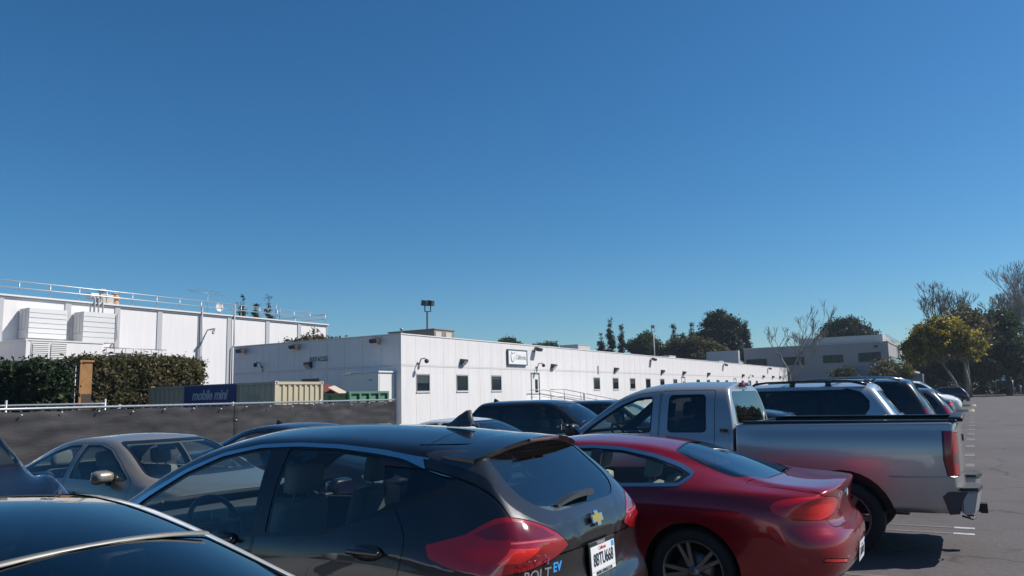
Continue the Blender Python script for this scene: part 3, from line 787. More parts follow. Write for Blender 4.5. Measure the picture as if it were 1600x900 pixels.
# ramp with handrails up to the door
rp = empty('access_ramp', (BX, 44.0, 0)); tag(rp, 'white ramp with thin metal handrails at the building door', 'ramp')
bm = bmesh.new(); prism(bm, [(.2, 0), (.2, 1.15), (2.2, 1.15), (12.5, .15), (12.5, 0)], 'x', .1, 1.7); bmesh.ops.recalc_face_normals(bm, faces=bm.faces[:]); obj('ramp_deck', bm, M_WTRIM, rp)
for (h, r) in ((1.0, .028), (.55, .022)):
    for xx in (1.68, .2): 
        bm = bmesh.new(); tube(bm, [(xx, .3, 1.15+h), (xx, 2.2, 1.15+h), (xx, 12.3, .2+h)], r, 6); obj('handrail', bm, M_GREYM, rp, True)
for y in (.3, 2.2, 4.7, 7.2, 9.7, 12.2):
    z = 1.15 if y <= 2.2 else 1.15-(y-2.2)/10.1*.97
    bm = bmesh.new(); tube(bm, [(1.68, y, z), (1.68, y, z+1.0)], .026, 6); obj('rail_post', bm, M_GREYM, rp)
bo = empty('bollard', (-22.9, 48.6, 0)); tag(bo, 'short white post beside the ramp handrail', 'post')
bm = bmesh.new(); lathe(bm, [(.09, 0), (.09, 1.85), (.07, 1.90), (.001, 1.91)], 'z', seg=14); obj('post', bm, M_WTRIM, bo, True)
# roof plant
def roof_box(name, label, x0, x1, y0, y1, z0, z1, m, parts):
    r = empty(name, ((x0+x1)/2, (y0+y1)/2, z0)); tag(r, label, 'rooftop unit')
    w, d, h = (x1-x0)/2, (y1-y0)/2, z1-z0
    part_box('casing', m, r, -w, w, -d, d, .12, h, bevel=.03); part_box('base_frame', M_GREYM, r, -w+.05, w-.05, -d+.05, d-.05, 0, .12)
    part_box('cap', m, r, -w-.04, w+.04, -d-.04, d+.04, h+.001, h+.05)
    for k in range(parts): part_box('vent_panel', mat('vent_pale', (.52, .48, .42), .5), r, w, w+.02, -d+.15+k*(2*d/parts), -d+.15+k*(2*d/parts)+2*d/parts*.55, .25, h-.12)
    return r
roof_box('rooftop_unit', 'brown rooftop unit near the building corner, by the tall lamp pole', -32.0, -28.4, 39.0, 41.2, 4.9, 6.0, mat('unit_brown', (.20, .16, .14), .6), 2)
roof_box('rooftop_unit', 'pale rooftop unit with square dark vent, right of the sign', -37.0, -34.9, 73, 76, 5.0, 6.9, mat('unit_grey', (.42, .42, .42), .6), 1)
roof_box('rooftop_unit', 'small white rooftop unit low behind the parapet', -33.0, -31.8, 60.5, 62, 5.0, 6.0, mat('unit_white', (.62, .61, .6), .6), 1)
roof_box('rooftop_unit', 'small pale rooftop box far along the roof, before the trees', -28.6, -27.6, 80, 82, 5.0, 5.62, mat('unit_white', (.62, .61, .6), .6), 0)
roof_box('rooftop_unit', 'flat pale rooftop box at the far end of the roof', -27.4, -26.8, 96, 98, 5.0, 5.45, mat('unit_white', (.62, .61, .6), .6), 0)
vp = empty('vent_pipe', (-25.3, 31.9, 5.06)); tag(vp, 'short metal vent pipe at the roof corner', 'pipe'); bm = bmesh.new(); lathe(bm, [(.06, 0), (.06, .26), (.09, .26), (.09, .34), (.001, .36)], 'z', seg=10); obj('pipe', bm, M_GREYM, vp, True)
def lamp_pole(name, label, x, y, h, heads, r=.10, m=None):
    o = empty(name, (x, y, 0)); tag(o, label, 'lamp pole'); m = m or mat('pole_dark', (.035, .04, .05), .5)
    bm = bmesh.new(); tube(bm, [(0, 0, 0), (0, 0, h-.9)], [r*1.3, r], 10); obj('pole', bm, m, o, True)
    bm = bmesh.new(); tube(bm, [(-.2, -.12, h-.15), (-.2, -.12, h-.85), (.2, .26, h-.85), (.2, .26, h-.15)], .06, 6); obj('yoke', bm, m, o)
    for (hx, hy) in heads:
        bm = bmesh.new(); prism(bm, [(-.32, -.26), (.30, -.34), (.34, .16), (-.22, .26)], 'y', -.22, .22); bmesh.ops.recalc_face_normals(bm, faces=bm.faces[:]); q = obj('lamp_head', bm, m, o); q.location = (hx, hy, h)
lamp_pole('lamp_pole', 'tall dark pole with twin flood lamps behind the white building', -44.45, 60, 10.9, ((-.20, -.12), (.16, .28)))
lamp_pole('lamp_pole', 'thin pole lamp in front of the round tree', -44.6, 122, 12.6, ((0, 0),), r=.09, m=mat('pole_grey', (.28, .29, .30), .5))

# ------------------------------------------------------------------ big white warehouse on the left
M_WH = mat('warehouse_white', (.77, .735, .725), .6, noise=.05, nscale=.25, streak=.06)
WX = -58.0; wh = empty('warehouse', (WX, 28, 0)); tag(wh, 'tall plain white warehouse wall with grey pilasters at the left', 'building')
part_box('wall', M_WH, wh, -40, 0, -40, 32.6, 0, 9.55)
part_box('parapet', mat('parapet_grey', (.40, .40, .41), .6), wh, -40, .10, -40.1, 32.7, 9.56, 9.68); part_box('parapet_cap', M_WTRIM, wh, -40, .18, -40.2, 32.78, 9.681, 9.80)
for px_y in (-4.5, .35, 5.1, 9.05, 12.8, 16.8, 19.9, 24.4, 28.5): part_box('pilaster', mat('pilaster_grey', (.44, .44, .455), .6), wh, 0, .07, px_y, px_y+.45, 0, 9.55)
part_box('corner_strip', mat('pilaster_grey'), wh, -.3, .05, 32.55, 32.66, 0, 9.55)
for yy, zt in ((16.85, 10.2), (20.35, 10.8), (9.0, 9.0)):
    bm = bmesh.new(); tube(bm, [(.22, yy, 1.), (.22, yy, 6.8), (.22, yy+.18, 7.1), (.22, yy+.18, zt)], .07, 8); obj('conduit', bm, mat('conduit_grey', (.33, .33, .35), .5), wh, True)
bm = bmesh.new(); tube(bm, [(0, 17.8, 8.3), (.8, 17.9, 8.35), (1.0, 17.6, 8.0), (1.25, 17.4, 7.9)], [.05, .09, .12, .09], 8); obj('wall_lamp', bm, M_GREYM, wh, True)
rl = empty('roof_railing', (WX, 28, 9.80)); tag(rl, 'thin metal safety railing along the warehouse roof edge', 'railing')
M_GALV = mat('galvanised', (.46, .48, .50), .4, .7)
for h in (1.02, .55):
    bm = bmesh.new(); tube(bm, [(-.1, -14, h), (-.1, 32.6, h)], .045, 6); obj('rail', bm, M_GALV, rl, True)
    bm = bmesh.new(); tube(bm, [(-.1, 32.6, h), (-14, 32.6, h)], .045, 6); obj('rail', bm, M_GALV, rl, True)
pmesh = bmesh.new(); tube(pmesh, [(0, 0, -.02), (0, 0, 1.02)], .04, 6); pmesh = bm_to(pmesh, 'rail_post')
for k in range(22):
    o = obj('rail_post', pmesh, M_GALV, rl); o.location = (-.1, -13.5+2.19*k, 0)
for k in range(6):
    o = obj('rail_post', pmesh, M_GALV, rl); o.location = (-2.4-2.2*k, 32.6, 0)
mc = empty('roof_machine', (WX-.5, 36.0, 9.80)); tag(mc, 'small pale pump set with tan tank standing on the warehouse roof edge', 'machine')
part_box('motor_box', mat('unit_white'), mc, -.3, .4, -.9, -.2, .35, .75, bevel=.05); part_box('body', mat('machine_cream', (.5, .46, .40), .6), mc, -.4, .4, -.1, 1.0, 0, .75, bevel=.04)
bm = bmesh.new(); lathe(bm, [(.30, 0), (.30, .85), (.22, .95), (.05, 1.0), (.05, 1.15)], 'z', c=(0, 1.35, 0), seg=18); obj('tank', bm, mat('tank_tan', (.50, .30, .20), .6), mc, True)
bm = bmesh.new(); lathe(bm, [(.18, .75), (.25, 1.0), (.32, 1.0), (.32, 1.15), (.001, 1.2)], 'z', c=(0, .2, 0), seg=14); obj('cowl', bm, mat('machine_cream'), mc, True)
for yy in (-.75, -.45, -.1):
    bm = bmesh.new(); tube(bm, [(.75, yy, -1.5), (.75, yy, .3), (.3, yy, .45)], .06, 6); obj('pipe', bm, mat('conduit_grey'), mc, True)
an = empty('tv_antenna', (WX-2, 47.3, 9.80)); tag(an, 'thin rooftop aerial of rods above the warehouse railing', 'antenna')
bm = bmesh.new(); tube(bm, [(0, 0, 0), (0, 0, 2.1)], .03, 6); obj('mast', bm, M_GREYM, an)
bm = bmesh.new(); tube(bm, [(0, -2.2, 2.2), (0, 2.4, 2.0)], .025, 6)
for k in range(9): tube(bm, [(-.3, -1.6+k*.36, 2.17-.012*k), (.5, -1.5+k*.36, 2.17-.012*k+(.25 if k % 2 else -.1))], .014, 4)
obj('boom', bm, M_GREYM, an)
dsx = empty('satellite_dish', (WX-.8, 47.6, 9.80)); tag(dsx, 'small white satellite dish on the warehouse roof', 'dish'); bm = bmesh.new(); lathe(bm, [(.02, 0), (.25, .04), (.42, .13)], 'x', c=(0, 0, .75), seg=18); obj('dish', bm, mat('unit_white'), dsx, True); bm = bmesh.new(); tube(bm, [(0, 0, 0), (-.02, 0, .75)], .03); obj('stand', bm, M_GREYM, dsx)
mast = empty('roof_mast', (WX-.6, 54.2, 9.80)); tag(mast, 'short railing mast with sensor at the far warehouse corner', 'mast'); bm = bmesh.new(); tube(bm, [(0, 0, 0), (0, 0, 1.7)], .05); tube(bm, [(0, .5, 0), (0, .5, 1.3)], .05); box(bm, -.1, .1, -.2, .7, .6, .7); obj('frame', bm, M_GREYM, mast)
# two duct housings that stick out of the warehouse wall
def duct(label, y0, y1, z0, z1, dp):
    r = empty('duct_housing', (WX+.1, y0, z0)); tag(r, label, 'duct'); w = y1-y0; h = z1-z0
    part_box('core', mat('duct_white', (.64, .63, .62), .55), r, 0, dp-.03, .03, w, 0, h-.02)
    n = 6
    for k in range(n):
        part_box('front_panel', mat('duct_white'), r, dp-.028, dp+.03-.012*(k % 2), 0, w+.03, h*k/n+.02, h*(k+1)/n-.02)
    for k in range(3): part_box('side_panel', mat('duct_white'), r, dp*k/3+.03, dp*(k+1)/3-.03, -.015, .029, h*.30, h-.05)
    part_box('side_base', mat('duct_white'), r, 0, dp-.03, -.012, .029, .0, h*.28)
duct('louvred white duct housing on the warehouse wall, the left of two', 29.85, 32.5, 6.70, 8.85, 1.25)
duct('louvred white duct housing on the warehouse wall, the right of two', 33.75, 36.2, 6.60, 8.90, 1.25)
eb = empty('equipment_room', (-54.0, 28.35, 0)); tag(eb, 'low white equipment room with twin louvred doors below the ducts', 'building')
part_box('wall', M_WH, eb, -3.95, 0, 0, 5.35, 0, 6.30); part_box('roof_edge', M_WTRIM, eb, -3.95, .05, -.05, 5.40, 6.301, 6.40); part_box('corner_post', M_WTRIM, eb, .0, .05, .0, .10, 0, 6.3)
for s in (.40, 1.62):
    part_box('louvre_frame', M_WTRIM, eb, .0, .04, s-.05, s+1.16, 4.5, 6.22)
    part_box('louvre_back', mat('louvre_dark', (.06, .06, .065), .7), eb, .041, .05, s+.02, s+1.09, 4.56, 6.15)
    for k in range(12):
        bm = bmesh.new(); prism(bm, [(.05, 0), (.10, -.03), (.10, .035), (.05, .065)], 'y', s+.02, s+1.09); bmesh.ops.recalc_face_normals(bm, faces=bm.faces[:]); o = obj('louvre_slat', bm, M_WTRIM, eb); o.location = (0, 0, 4.63+.127*k)
for s in (3.0, 3.3): 
    bm = bmesh.new(); tube(bm, [(.12, 4.1, 4.6), (.12, 4.1, 5.55), (.12, 4.9, 5.55)], .03, 6); obj('conduit', bm, M_GREYM, eb); break
pr = empty('pipe_rack', (-54.0, 33.9, 0)); tag(pr, 'row of thin upright pipes with a top bar by the hedge', 'pipe rack')
part_box('back_panel', M_WH, pr, -.6, -.3, -.2, 5.2, 0, 6.0)
for k in range(10):
    bm = bmesh.new(); tube(bm, [(0, .1+.5*k+.12*(k % 3), 3.0), (0, .1+.5*k+.12*(k % 3), 6.05)], .03, 6); obj('pipe', bm, M_GREYM, pr)
bm = bmesh.new(); tube(bm, [(0, -.1, 6.05), (0, 5.0, 6.05)], .03, 6); obj('top_bar', bm, M_GREYM, pr)

# ------------------------------------------------------------------ fence, container, skip
fx = -16.0
fe = empty('screen_fence', (fx, 4, 0)); tag(fe, 'chain link fence covered with dark windscreen mesh behind the parked cars', 'fence')
M_MESH = mat('windscreen_mesh', (.036, .034, .038), .75, noise=.45, nscale=1.6, bump=.3, bscale=14, stretch=(1, .5, 1.6))
from mathutils import noise as MN
def WR(y, z): return .05*MN.noise((y*.5, z*.9, 0))+.035*MN.noise((y*1.3, z*4.5, 3))+.018*MN.noise((y*2.6, z*9, 7))+.012*MN.noise((y*7, z*2.5, 9))
bm = bmesh.new(); rows = []; ys = np.linspace(-12, 15.8, 330)
for z in np.linspace(.06, 1.71, 26):
    rows.append([bm.verts.new((WR(y, z), y, z-(.022*abs(math.sin((y+12)/3.05*PI*4)) if z > 1.6 else 0))) for y in ys])
for i in range(25):
    for j in range(329): bm.faces.new((rows[i][j], rows[i][j+1], rows[i+1][j+1], rows[i+1][j])).smooth = True
obj('windscreen', bm, M_MESH, fe)
bm = bmesh.new(); tube(bm, [(-.03, -12, 1.755), (-.03, 15.8, 1.755)], .026, 8); obj('top_rail', bm, M_GALV, fe, True)
bm = bmesh.new()
for k in range(70):      # chain-link knuckles along the top
    y = -12+k*.4; tube(bm, [(-.03, y, 1.70), (-.03, y+.1, 1.785), (-.03, y+.2, 1.70), (-.03, y+.3, 1.785), (-.03, y+.4, 1.70)], .004, 3, cap=False)
tag(obj('chain_link', bm, M_GALV, fe), kind='stuff')
cm = bmesh.new(); lathe(cm, [(.001, .02), (.017, .012), (.017, -.01)], 'x', seg=8); cm = bm_to(cm, 'grommet')
for k in range(10):
    y = -11.8+k*3.05; bm = bmesh.new(); tube(bm, [(-.125, y, 0), (-.125, y, 1.80)], .035, 8); obj('post', bm, M_GALV, fe, True)
for k in range(36):
    o = obj('grommet', cm, M_WTRIM, fe); o.location = (.045, -12+.78*k, 1.665-(.0 if k % 3 else .03))
for y in (-8.75, -2.65, 3.45, 9.55):      # overlapping edges of the mesh panels, tied with pale clips
    bm = bmesh.new(); rows = [[bm.verts.new((WR(y+dy, z)+.012, y+dy, z)) for z in np.linspace(.06, 1.71, 26)] for dy in (-.05, 0, .05)]
    for i in range(2):
        for j in range(25): bm.faces.new((rows[i][j], rows[i+1][j], rows[i+1][j+1], rows[i][j+1])).smooth = True
    obj('mesh_seam', bm, mat('mesh_seam', (.016, .016, .018), .8), fe)
    for z in (.9, 1.35): o = obj('grommet', cm, M_WTRIM, fe); o.location = (WR(y, z)+.02, y, z)
f2 = empty('rear_fence', (-22.5, 6, 0)); tag(f2, 'bare chain link fence rail running behind the dark screen fence', 'fence')
for h in (1.86,):
    bm = bmesh.new(); tube(bm, [(0, -6, h), (0, 8.2, h)], .03, 6); obj('top_rail', bm, M_GALV, f2, True)
for y in (-4.5, -1.2, 2.1, 5.4, 8.2): bm = bmesh.new(); tube(bm, [(0, y, 0), (0, y, 2.0)], .035, 6); obj('post', bm, M_GALV, f2)
for y in (10.2, 10.55): bm = bmesh.new(); tube(bm, [(-5.6, y, 0), (-5.6, y, 3.3)], .022, 6); obj('gate_post', bm, M_GREYM, f2)
# shipping container with corrugated sides
ct = empty('shipping_container', (-25.45, 21.42, 0)); tag(ct, 'cream corrugated storage container behind the screen fence', 'container')
M_CREAM = mat('container_cream', (.52, .45, .31), .55, noise=.12, nscale=1.5)
hx, hy, hz = 3.63, 1.22, 2.53
def corrug(name, n, ln, z0, z1, place_fn):
    bm = bmesh.new(); p = []
    for k in range(n):
        a = -ln/2+ln*k/n; w = ln/n
        p += [(a, 0), (a+w*.38, 0), (a+w*.5, .045), (a+w*.88, .045)]
    p.append((ln/2, 0)); A = [bm.verts.new((*q, z0)) for q in p]; B = [bm.verts.new((*q, z1)) for q in p]
    for i in range(len(p)-1): bm.faces.new((A[i], A[i+1], B[i+1], B[i]))
    o = obj(name, bm, M_CREAM, ct); place_fn(o); return o
corrug('side_panel', 24, 2*hx-.24, .16, hz-.12, lambda o: setattr(o, 'location', (0, -hy+.02, 0)))
def endp(o): o.location = (hx-.02, 0, 0); o.rotation_euler = (0, 0, PI/2)
corrug('end_panel', 8, 2*hy-.24, .16, hz-.12, endp)
part_box('roof', M_CREAM, ct, -hx+.05, hx-.05, -hy+.05, hy-.05, hz-.05, hz-.03); part_box('back_wall', M_CREAM, ct, -hx, hx-.1, hy-.06, hy-.02, .1, hz-.1)
for sx in (-1, 1):
    for sy in (-1, 1):
        part_box('corner_post', M_CREAM, ct, min(sx*hx, sx*(hx-.12)), max(sx*hx, sx*(hx-.12)), min(sy*hy, sy*(hy-.12)), max(sy*hy, sy*(hy-.12)), .121, hz-.121)
        c = part_box('corner_casting', M_CREAM, ct, min(sx*(hx+.01), sx*(hx-.16)), max(sx*(hx+.01), sx*(hx-.16)), min(sy*(hy+.01), sy*(hy-.16)), max(sy*(hy+.01), sy*(hy-.16)), hz-.12, hz+.005)
        part_box('casting_hole', M_GAP, c, min(sx*(hx+.013), sx*(hx+.005)), max(sx*(hx+.013), sx*(hx+.005)), min(sy*(hy-.04), sy*(hy-.10)), max(sy*(hy-.04), sy*(hy-.10)), hz-.09, hz-.03)
for z in (.02, hz-.115):
    for sy in (-1, 1): part_box('side_rail', M_CREAM, ct, -hx+.17, hx-.17, min(sy*hy, sy*(hy-.07)), max(sy*hy, sy*(hy-.07)), z, z+.10)
    part_box('end_rail', M_CREAM, ct, hx-.07, hx, -hy+.17, hy-.17, z, z+.10)
dr = part_box('side_door', mat('container_door', (.40, .35, .25), .6), ct, 2.15, 2.75, -hy-.012, -hy+.03, .3, 2.05)
sn = part_box('sign_board', mat('board_navy', (.020, .050, .17), .45), ct, -1.36, 1.60, -hy-.035, -hy-.005, 1.62, hz-.05)
M_LET = mat('letter_pale', (.42, .46, .52), .5)
te = obj('sign_text', text_mesh('mobile mini', .52, .003, shear=.25, bold=.016, sx=.86, spacing=.95), M_LET, ct); te.rotation_euler = (PI/2, 0, 0); te.location = (.12, -hy-.04, 2.10)
# skip full of boards
sk = empty('roll_off_skip', (-21.75, 25.25, 0)); tag(sk, 'green steel skip heaped with boards beside the container', 'skip')
M_SKIP = mat('skip_green', (.10, .23, .15), .6, noise=.3, nscale=3)
part_box('end_plate', M_SKIP, sk, -.10, -.05, -1.24, 1.24, .2, 2.04); part_box('side_plate', M_SKIP, sk, -6.0, -.101, -1.24, -1.19, .2, 1.98); part_box('side_plate', M_SKIP, sk, -6.0, -.101, 1.19, 1.24, .2, 1.98); part_box('floor', M_SKIP, sk, -6.0, -.10, -1.18, 1.18, .2, .3)
part_box('top_rim', M_SKIP, sk, -.12, .03, -1.26, 1.26, 2.041, 2.13); part_box('top_rim', M_SKIP, sk, -6.0, -.121, -1.28, -1.15, 1.981, 2.07)
for k in range(5): part_box('rib', M_SKIP, sk, -.05, .05, -1.24+k*.594, -1.24+k*.594+.10, .2, 2.04)
for k in range(7): part_box('rib', M_SKIP, sk, -5.6+k*.9, -5.5+k*.9, -1.34, -1.241, .2, 1.98)
bd = {'brown': mat('board_brown', (.24, .10, .06), .8), 'tan': mat('board_tan', (.42, .28, .17), .8), 'red': mat('board_red', (.20, .05, .04), .8), 'pale': mat('card_pale', (.52, .42, .32), .8)}
for (c, dx, dy, dz, l, w, rx, ry, rz, lb) in (('pale', -4.6, -.6, 2.28, .62, .50, .5, .2, .7, 'pale square board sticking up at the left of the skip heap'), ('brown', -4.1, -.3, 2.12, 1.3, .5, .1, .15, .3, 'long brown board lying behind the pale square board'),
        ('red', -3.1, -.4, 2.16, 1.2, .5, .15, -.2, .1, 'dark red board in the middle of the skip heap'), ('tan', -3.4, .1, 2.24, 1.0, .3, .1, .1, .8, 'narrow tan board on top of the skip heap'), ('red', -1.9, -.3, 2.26, .6, .5, .7, .3, .4, 'tilted red board at the right of the skip heap'),
        ('pale', -1.4, -.35, 2.2, .75, .45, .2, .45, .2, 'pale cardboard sloping at the right end of the skip heap'), ('brown', -2.4, -.5, 2.08, 1.4, .4, .05, 0, .1, 'brown board along the near rim of the skip')):
    bm = bmesh.new(); box(bm, -l/2, l/2, -w/2, w/2, -.02, .02); o = obj('scrap_board', bm, bd[c]); o.location = (-21.75+dx, 25.25+dy, dz); o.rotation_euler = (rx, ry, rz); tag(o, lb, 'board', 'scrap boards in the skip')
part_box('scrap_fill', mat('board_brown'), sk, -5.8, -.3, -1.15, 1.15, .31, 1.96)
og = empty('orange_panel', (-28.3, 17.12, 0)); tag(og, 'orange site panel standing between the two hedges', 'panel')
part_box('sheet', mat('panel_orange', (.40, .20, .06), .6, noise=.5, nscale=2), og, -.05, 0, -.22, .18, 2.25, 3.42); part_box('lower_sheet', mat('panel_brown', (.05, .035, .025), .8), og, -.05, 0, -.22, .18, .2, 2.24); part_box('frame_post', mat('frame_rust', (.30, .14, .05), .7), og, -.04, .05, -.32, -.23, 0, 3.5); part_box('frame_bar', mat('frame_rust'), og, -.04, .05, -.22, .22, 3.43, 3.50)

# ------------------------------------------------------------------ grey building at the far end
M_CONC = mat('tilt_up_grey', (.34, .33, .325), .7, noise=.08, nscale=.4)
gb_ = empty('office_building', (-11.1, 135, 0)); tag(gb_, 'two storey grey office building past the end of the white building', 'building')
part_box('wall', M_CONC, gb_, -22.3, 0, 0, 46, 0, 8.75); part_box('parapet_cap', mat('cap_pale', (.5, .49, .48), .6), gb_, -22.4, .12, -.12, 46.1, 8.751, 8.90)
part_box('upper_storey', mat('upper_pale', (.46, .46, .46), .6), gb_, -13.2, -.75, 1.0, 40, 8.901, 10.05)
for (x0, x1, z0, z1) in ((-9.7, -6.65, 5.85, 7.1), (-4.4, -1.15, 5.8, 7.25), (-22.0, -18.6, 5.6, 7.0), (-15.9, -12.6, 5.75, 7.1)):
    f = part_box('window', mat('window_frame_black', (.03, .03, .035), .5), gb_, x0, x1, -.08, .02, z0, z1)
    n = 4
    for k in range(n): part_box('pane', M_WGLASS, f, x0+.08+(x1-x0-.1)*k/n, x0+.02+(x1-x0-.1)*(k+1)/n, -.10, -.081, z0+.08, z1-.08)
f = part_box('window', mat('window_frame_black'), gb_, -.02, .08, 1.5, 40, 4.6, 6.6)
for k in range(16): part_box('pane', M_WGLASS, f, .081, .10, 1.6+k*2.4, 3.8+k*2.4, 4.7, 6.5)
part_box('canopy', mat('canopy_pale', (.55, .54, .53), .5), gb_, .05, 3.2, 3.0, 40, 3.9, 4.2); part_box('entry_block', mat('entry_grey', (.20, .20, .21), .7), gb_, .05, 4.6, -4.5, 2.8, 0, 3.6)
part_box('light_fixture', M_FIX, gb_, -2.0, -1.5, -.3, 0, 8.0, 8.3)
rr = empty('roof_fence', (-11.1, 135, 8.9)); tag(rr, 'thin roof railing along the top of the grey office building', 'railing')
for k in range(19): part_box('post', M_GALV, rr, -.2, -.15, 1.2+k*2.3, 1.25+k*2.3, 0, 1.2)
part_box('rail', M_GALV, rr, -.19, -.16, 1.2, 43, 1.16, 1.2)
sc = empty('screen_wall', (-60, 132, 0)); tag(sc, 'pale louvred roof screen seen behind the round trees', 'wall')
part_box('screen', mat('screen_pale', (.40, .41, .42), .6), sc, 5.0, 12.2, 0, 1, 0, 8.0); part_box('screen', mat('screen_pale'), sc, 21.0, 26.4, 0, 1, 0, 8.5); part_box('screen', mat('screen_pale'), sc, 12.3, 20.9, 4, 5, 0, 7.4)

# ------------------------------------------------------------------ trees, hedges
def leafmat(n, c):
    # thin leaf: part of the light passes through
    if n in MATS: return MATS[n]
    m = mat(n, c, .55, spec=.3); t = m.node_tree; b = t.nodes['Principled BSDF']; o = t.nodes['Material Output']
    tl = t.nodes.new('ShaderNodeBsdfTranslucent'); tl.inputs[0].default_value = (c[0]*1.5, c[1]*1.45, c[2]*1.1, 1); mx = t.nodes.new('ShaderNodeMixShader'); mx.inputs[0].default_value = .38
    t.links.new(b.outputs[0], mx.inputs[1]); t.links.new(tl.outputs[0], mx.inputs[2]); t.links.new(mx.outputs[0], o.inputs[0]); return m
LG = [leafmat('leaf_dark', (.022, .038, .018)), leafmat('leaf_mid', (.040, .062, .024)), leafmat('leaf_pale', (.065, .085, .032))]  # three green leaf tones, dark to pale, drawn at random per tuft
LO = [leafmat('leaf_olive_dark', (.075, .072, .020)), leafmat('leaf_olive', (.17, .155, .032)), leafmat('leaf_gold', (.38, .285, .04))]
LB = [leafmat('leaf_brown_dark', (.040, .044, .022)), leafmat('leaf_brown', (.090, .085, .040)), leafmat('leaf_tan', (.16, .125, .07))]
LP = [leafmat('needle_dark', (.014, .026, .018)), leafmat('needle_mid', (.024, .040, .024)), leafmat('needle_pale', (.042, .058, .032))]  # needle tones from dark to pale, scattered at random through the crown
BARK = mat('bark', (.11, .085, .065), .9, noise=.4, nscale=6); BARKP = mat('bark_pale', (.26, .235, .205), .9, noise=.35, nscale=5)
def leaf_cloud(blobs, n, size, seed, wts=(.4, .4, .2), shell=.55, flat=0., lump=.35, pw=1.):
    # leaf-sized faces gathered in tufts through the crown's volume, thinner in places so the sky shows through
    r = np.random.default_rng(seed); B = np.array(blobs, float); vol = B[:, 3]*B[:, 4]*B[:, 5]; per = 26
    nt_ = max(8, n//per); vol = vol**pw; bi = r.choice(len(B), nt_, p=vol/vol.sum())
    d = r.normal(size=(nt_, 3)); d /= np.linalg.norm(d, axis=1)[:, None]; rad = shell+(1-shell)*r.random(nt_)**.5
    rad *= 1+lump*(r.random(nt_)-.5)
    tc_ = B[bi, :3]+d*rad[:, None]*B[bi, 3:6]
    tm = r.choice(3, nt_, p=wts)
    k = np.repeat(np.arange(nt_), per); m = len(k); ts = size*2.6*(.6+.8*r.random(nt_))
    P = tc_[k]+r.normal(size=(m, 3))*(ts[k]*.5)[:, None]*np.array([1, 1, .75])
    a = r.normal(size=(m, 3)); a[:, 2] *= (1-flat); a /= np.linalg.norm(a, axis=1)[:, None]; b = np.cross(a, r.normal(size=(m, 3))); b /= np.linalg.norm(b, axis=1)[:, None]
    s = size*(.55+.7*r.random(m))[:, None]
    V = np.stack([P-a*s, P-b*s*.45, P+a*s, P+b*s*.45], 1).reshape(-1, 3)
    F = np.arange(4*m).reshape(-1, 4)
    mi = tm[k].copy(); fl = r.random(m) < .3; mi[fl] = r.choice(3, fl.sum(), p=wts)
    return V, F, mi
def mesh_np(name, V, F, mi=None):
    me = bpy.data.meshes.new(name); me.vertices.add(len(V)); me.vertices.foreach_set('co', V.astype(np.float32).ravel()); k = F.shape[1]
    me.loops.add(F.size); me.loops.foreach_set('vertex_index', F.astype(np.int32).ravel()); me.polygons.add(len(F)); me.polygons.foreach_set('loop_start', (np.arange(len(F))*k).astype(np.int32)); me.polygons.foreach_set('loop_total', np.full(len(F), k, np.int32))
    if mi is not None: me.polygons.foreach_set('material_index', mi.astype(np.int32))
    me.update(); me.validate(); return me
def limbs(bm, base, tips, r0, seg=7, wob=.3, rnd=None):
    rnd = rnd or random
    for t in tips:
        a, b = Vector(base), Vector(t); mid = a.lerp(b, .5)+Vector((rnd.uniform(-wob, wob), rnd.uniform(-wob, wob), rnd.uniform(0, wob)))
        tube(bm, [a, a.lerp(mid, .5)+Vector((0, 0, .1)), mid, mid.lerp(b, .6), b], [r0, r0*.8, r0*.6, r0*.4, r0*.15], seg)
def tree(name, label, loc, blobs, n, size, mats, seed, trunk=(.25, 2.), group=None, wts=(.4, .4, .2), bark=None, lean=(0, 0), flat=0., shell=.55, multi=0, conifer=False):
    r = empty(name, loc); tag(r, label, 'tree', group); rnd = random.Random(seed)
    V, F, mi = leaf_cloud(blobs, n, size, seed, wts, shell, flat, pw=.45 if conifer else 1.); obj('crown', mesh_np('crown', V, F, mi), mats, r)
    bm = bmesh.new(); h = trunk[1]; top = (lean[0], lean[1], h)
    if conifer: tube(bm, [(0, 0, 0), (.05, 0, h*.5), (0, 0, h)], [trunk[0]*1.2, trunk[0]*.7, trunk[0]*.2], 8)
    elif multi:
        for k in range(multi):
            bx_ = (k-(multi-1)/2)*trunk[0]*4; tube(bm, [(bx_, 0, 0), (bx_*1.6, .2*k, h*.5), (bx_*2.6+lean[0]*.6, .3*k, h)], [trunk[0], trunk[0]*.75, trunk[0]*.6], 8)
            limbs(bm, (bx_*2.6+lean[0]*.6, .3*k, h), [tuple(B[:3]) for i, B in enumerate(blobs) if i % multi == k], trunk[0]*.55, rnd=rnd)
    else:
        tube(bm, [(0, 0, 0), (lean[0]*.4, lean[1]*.4, h*.5), top], [trunk[0]*1.25, trunk[0], trunk[0]*.8], 9); limbs(bm, top, [tuple(B[:3]) for B in blobs], trunk[0]*.6, rnd=rnd)
    obj('trunk', bm, bark or BARK, r, True); return r
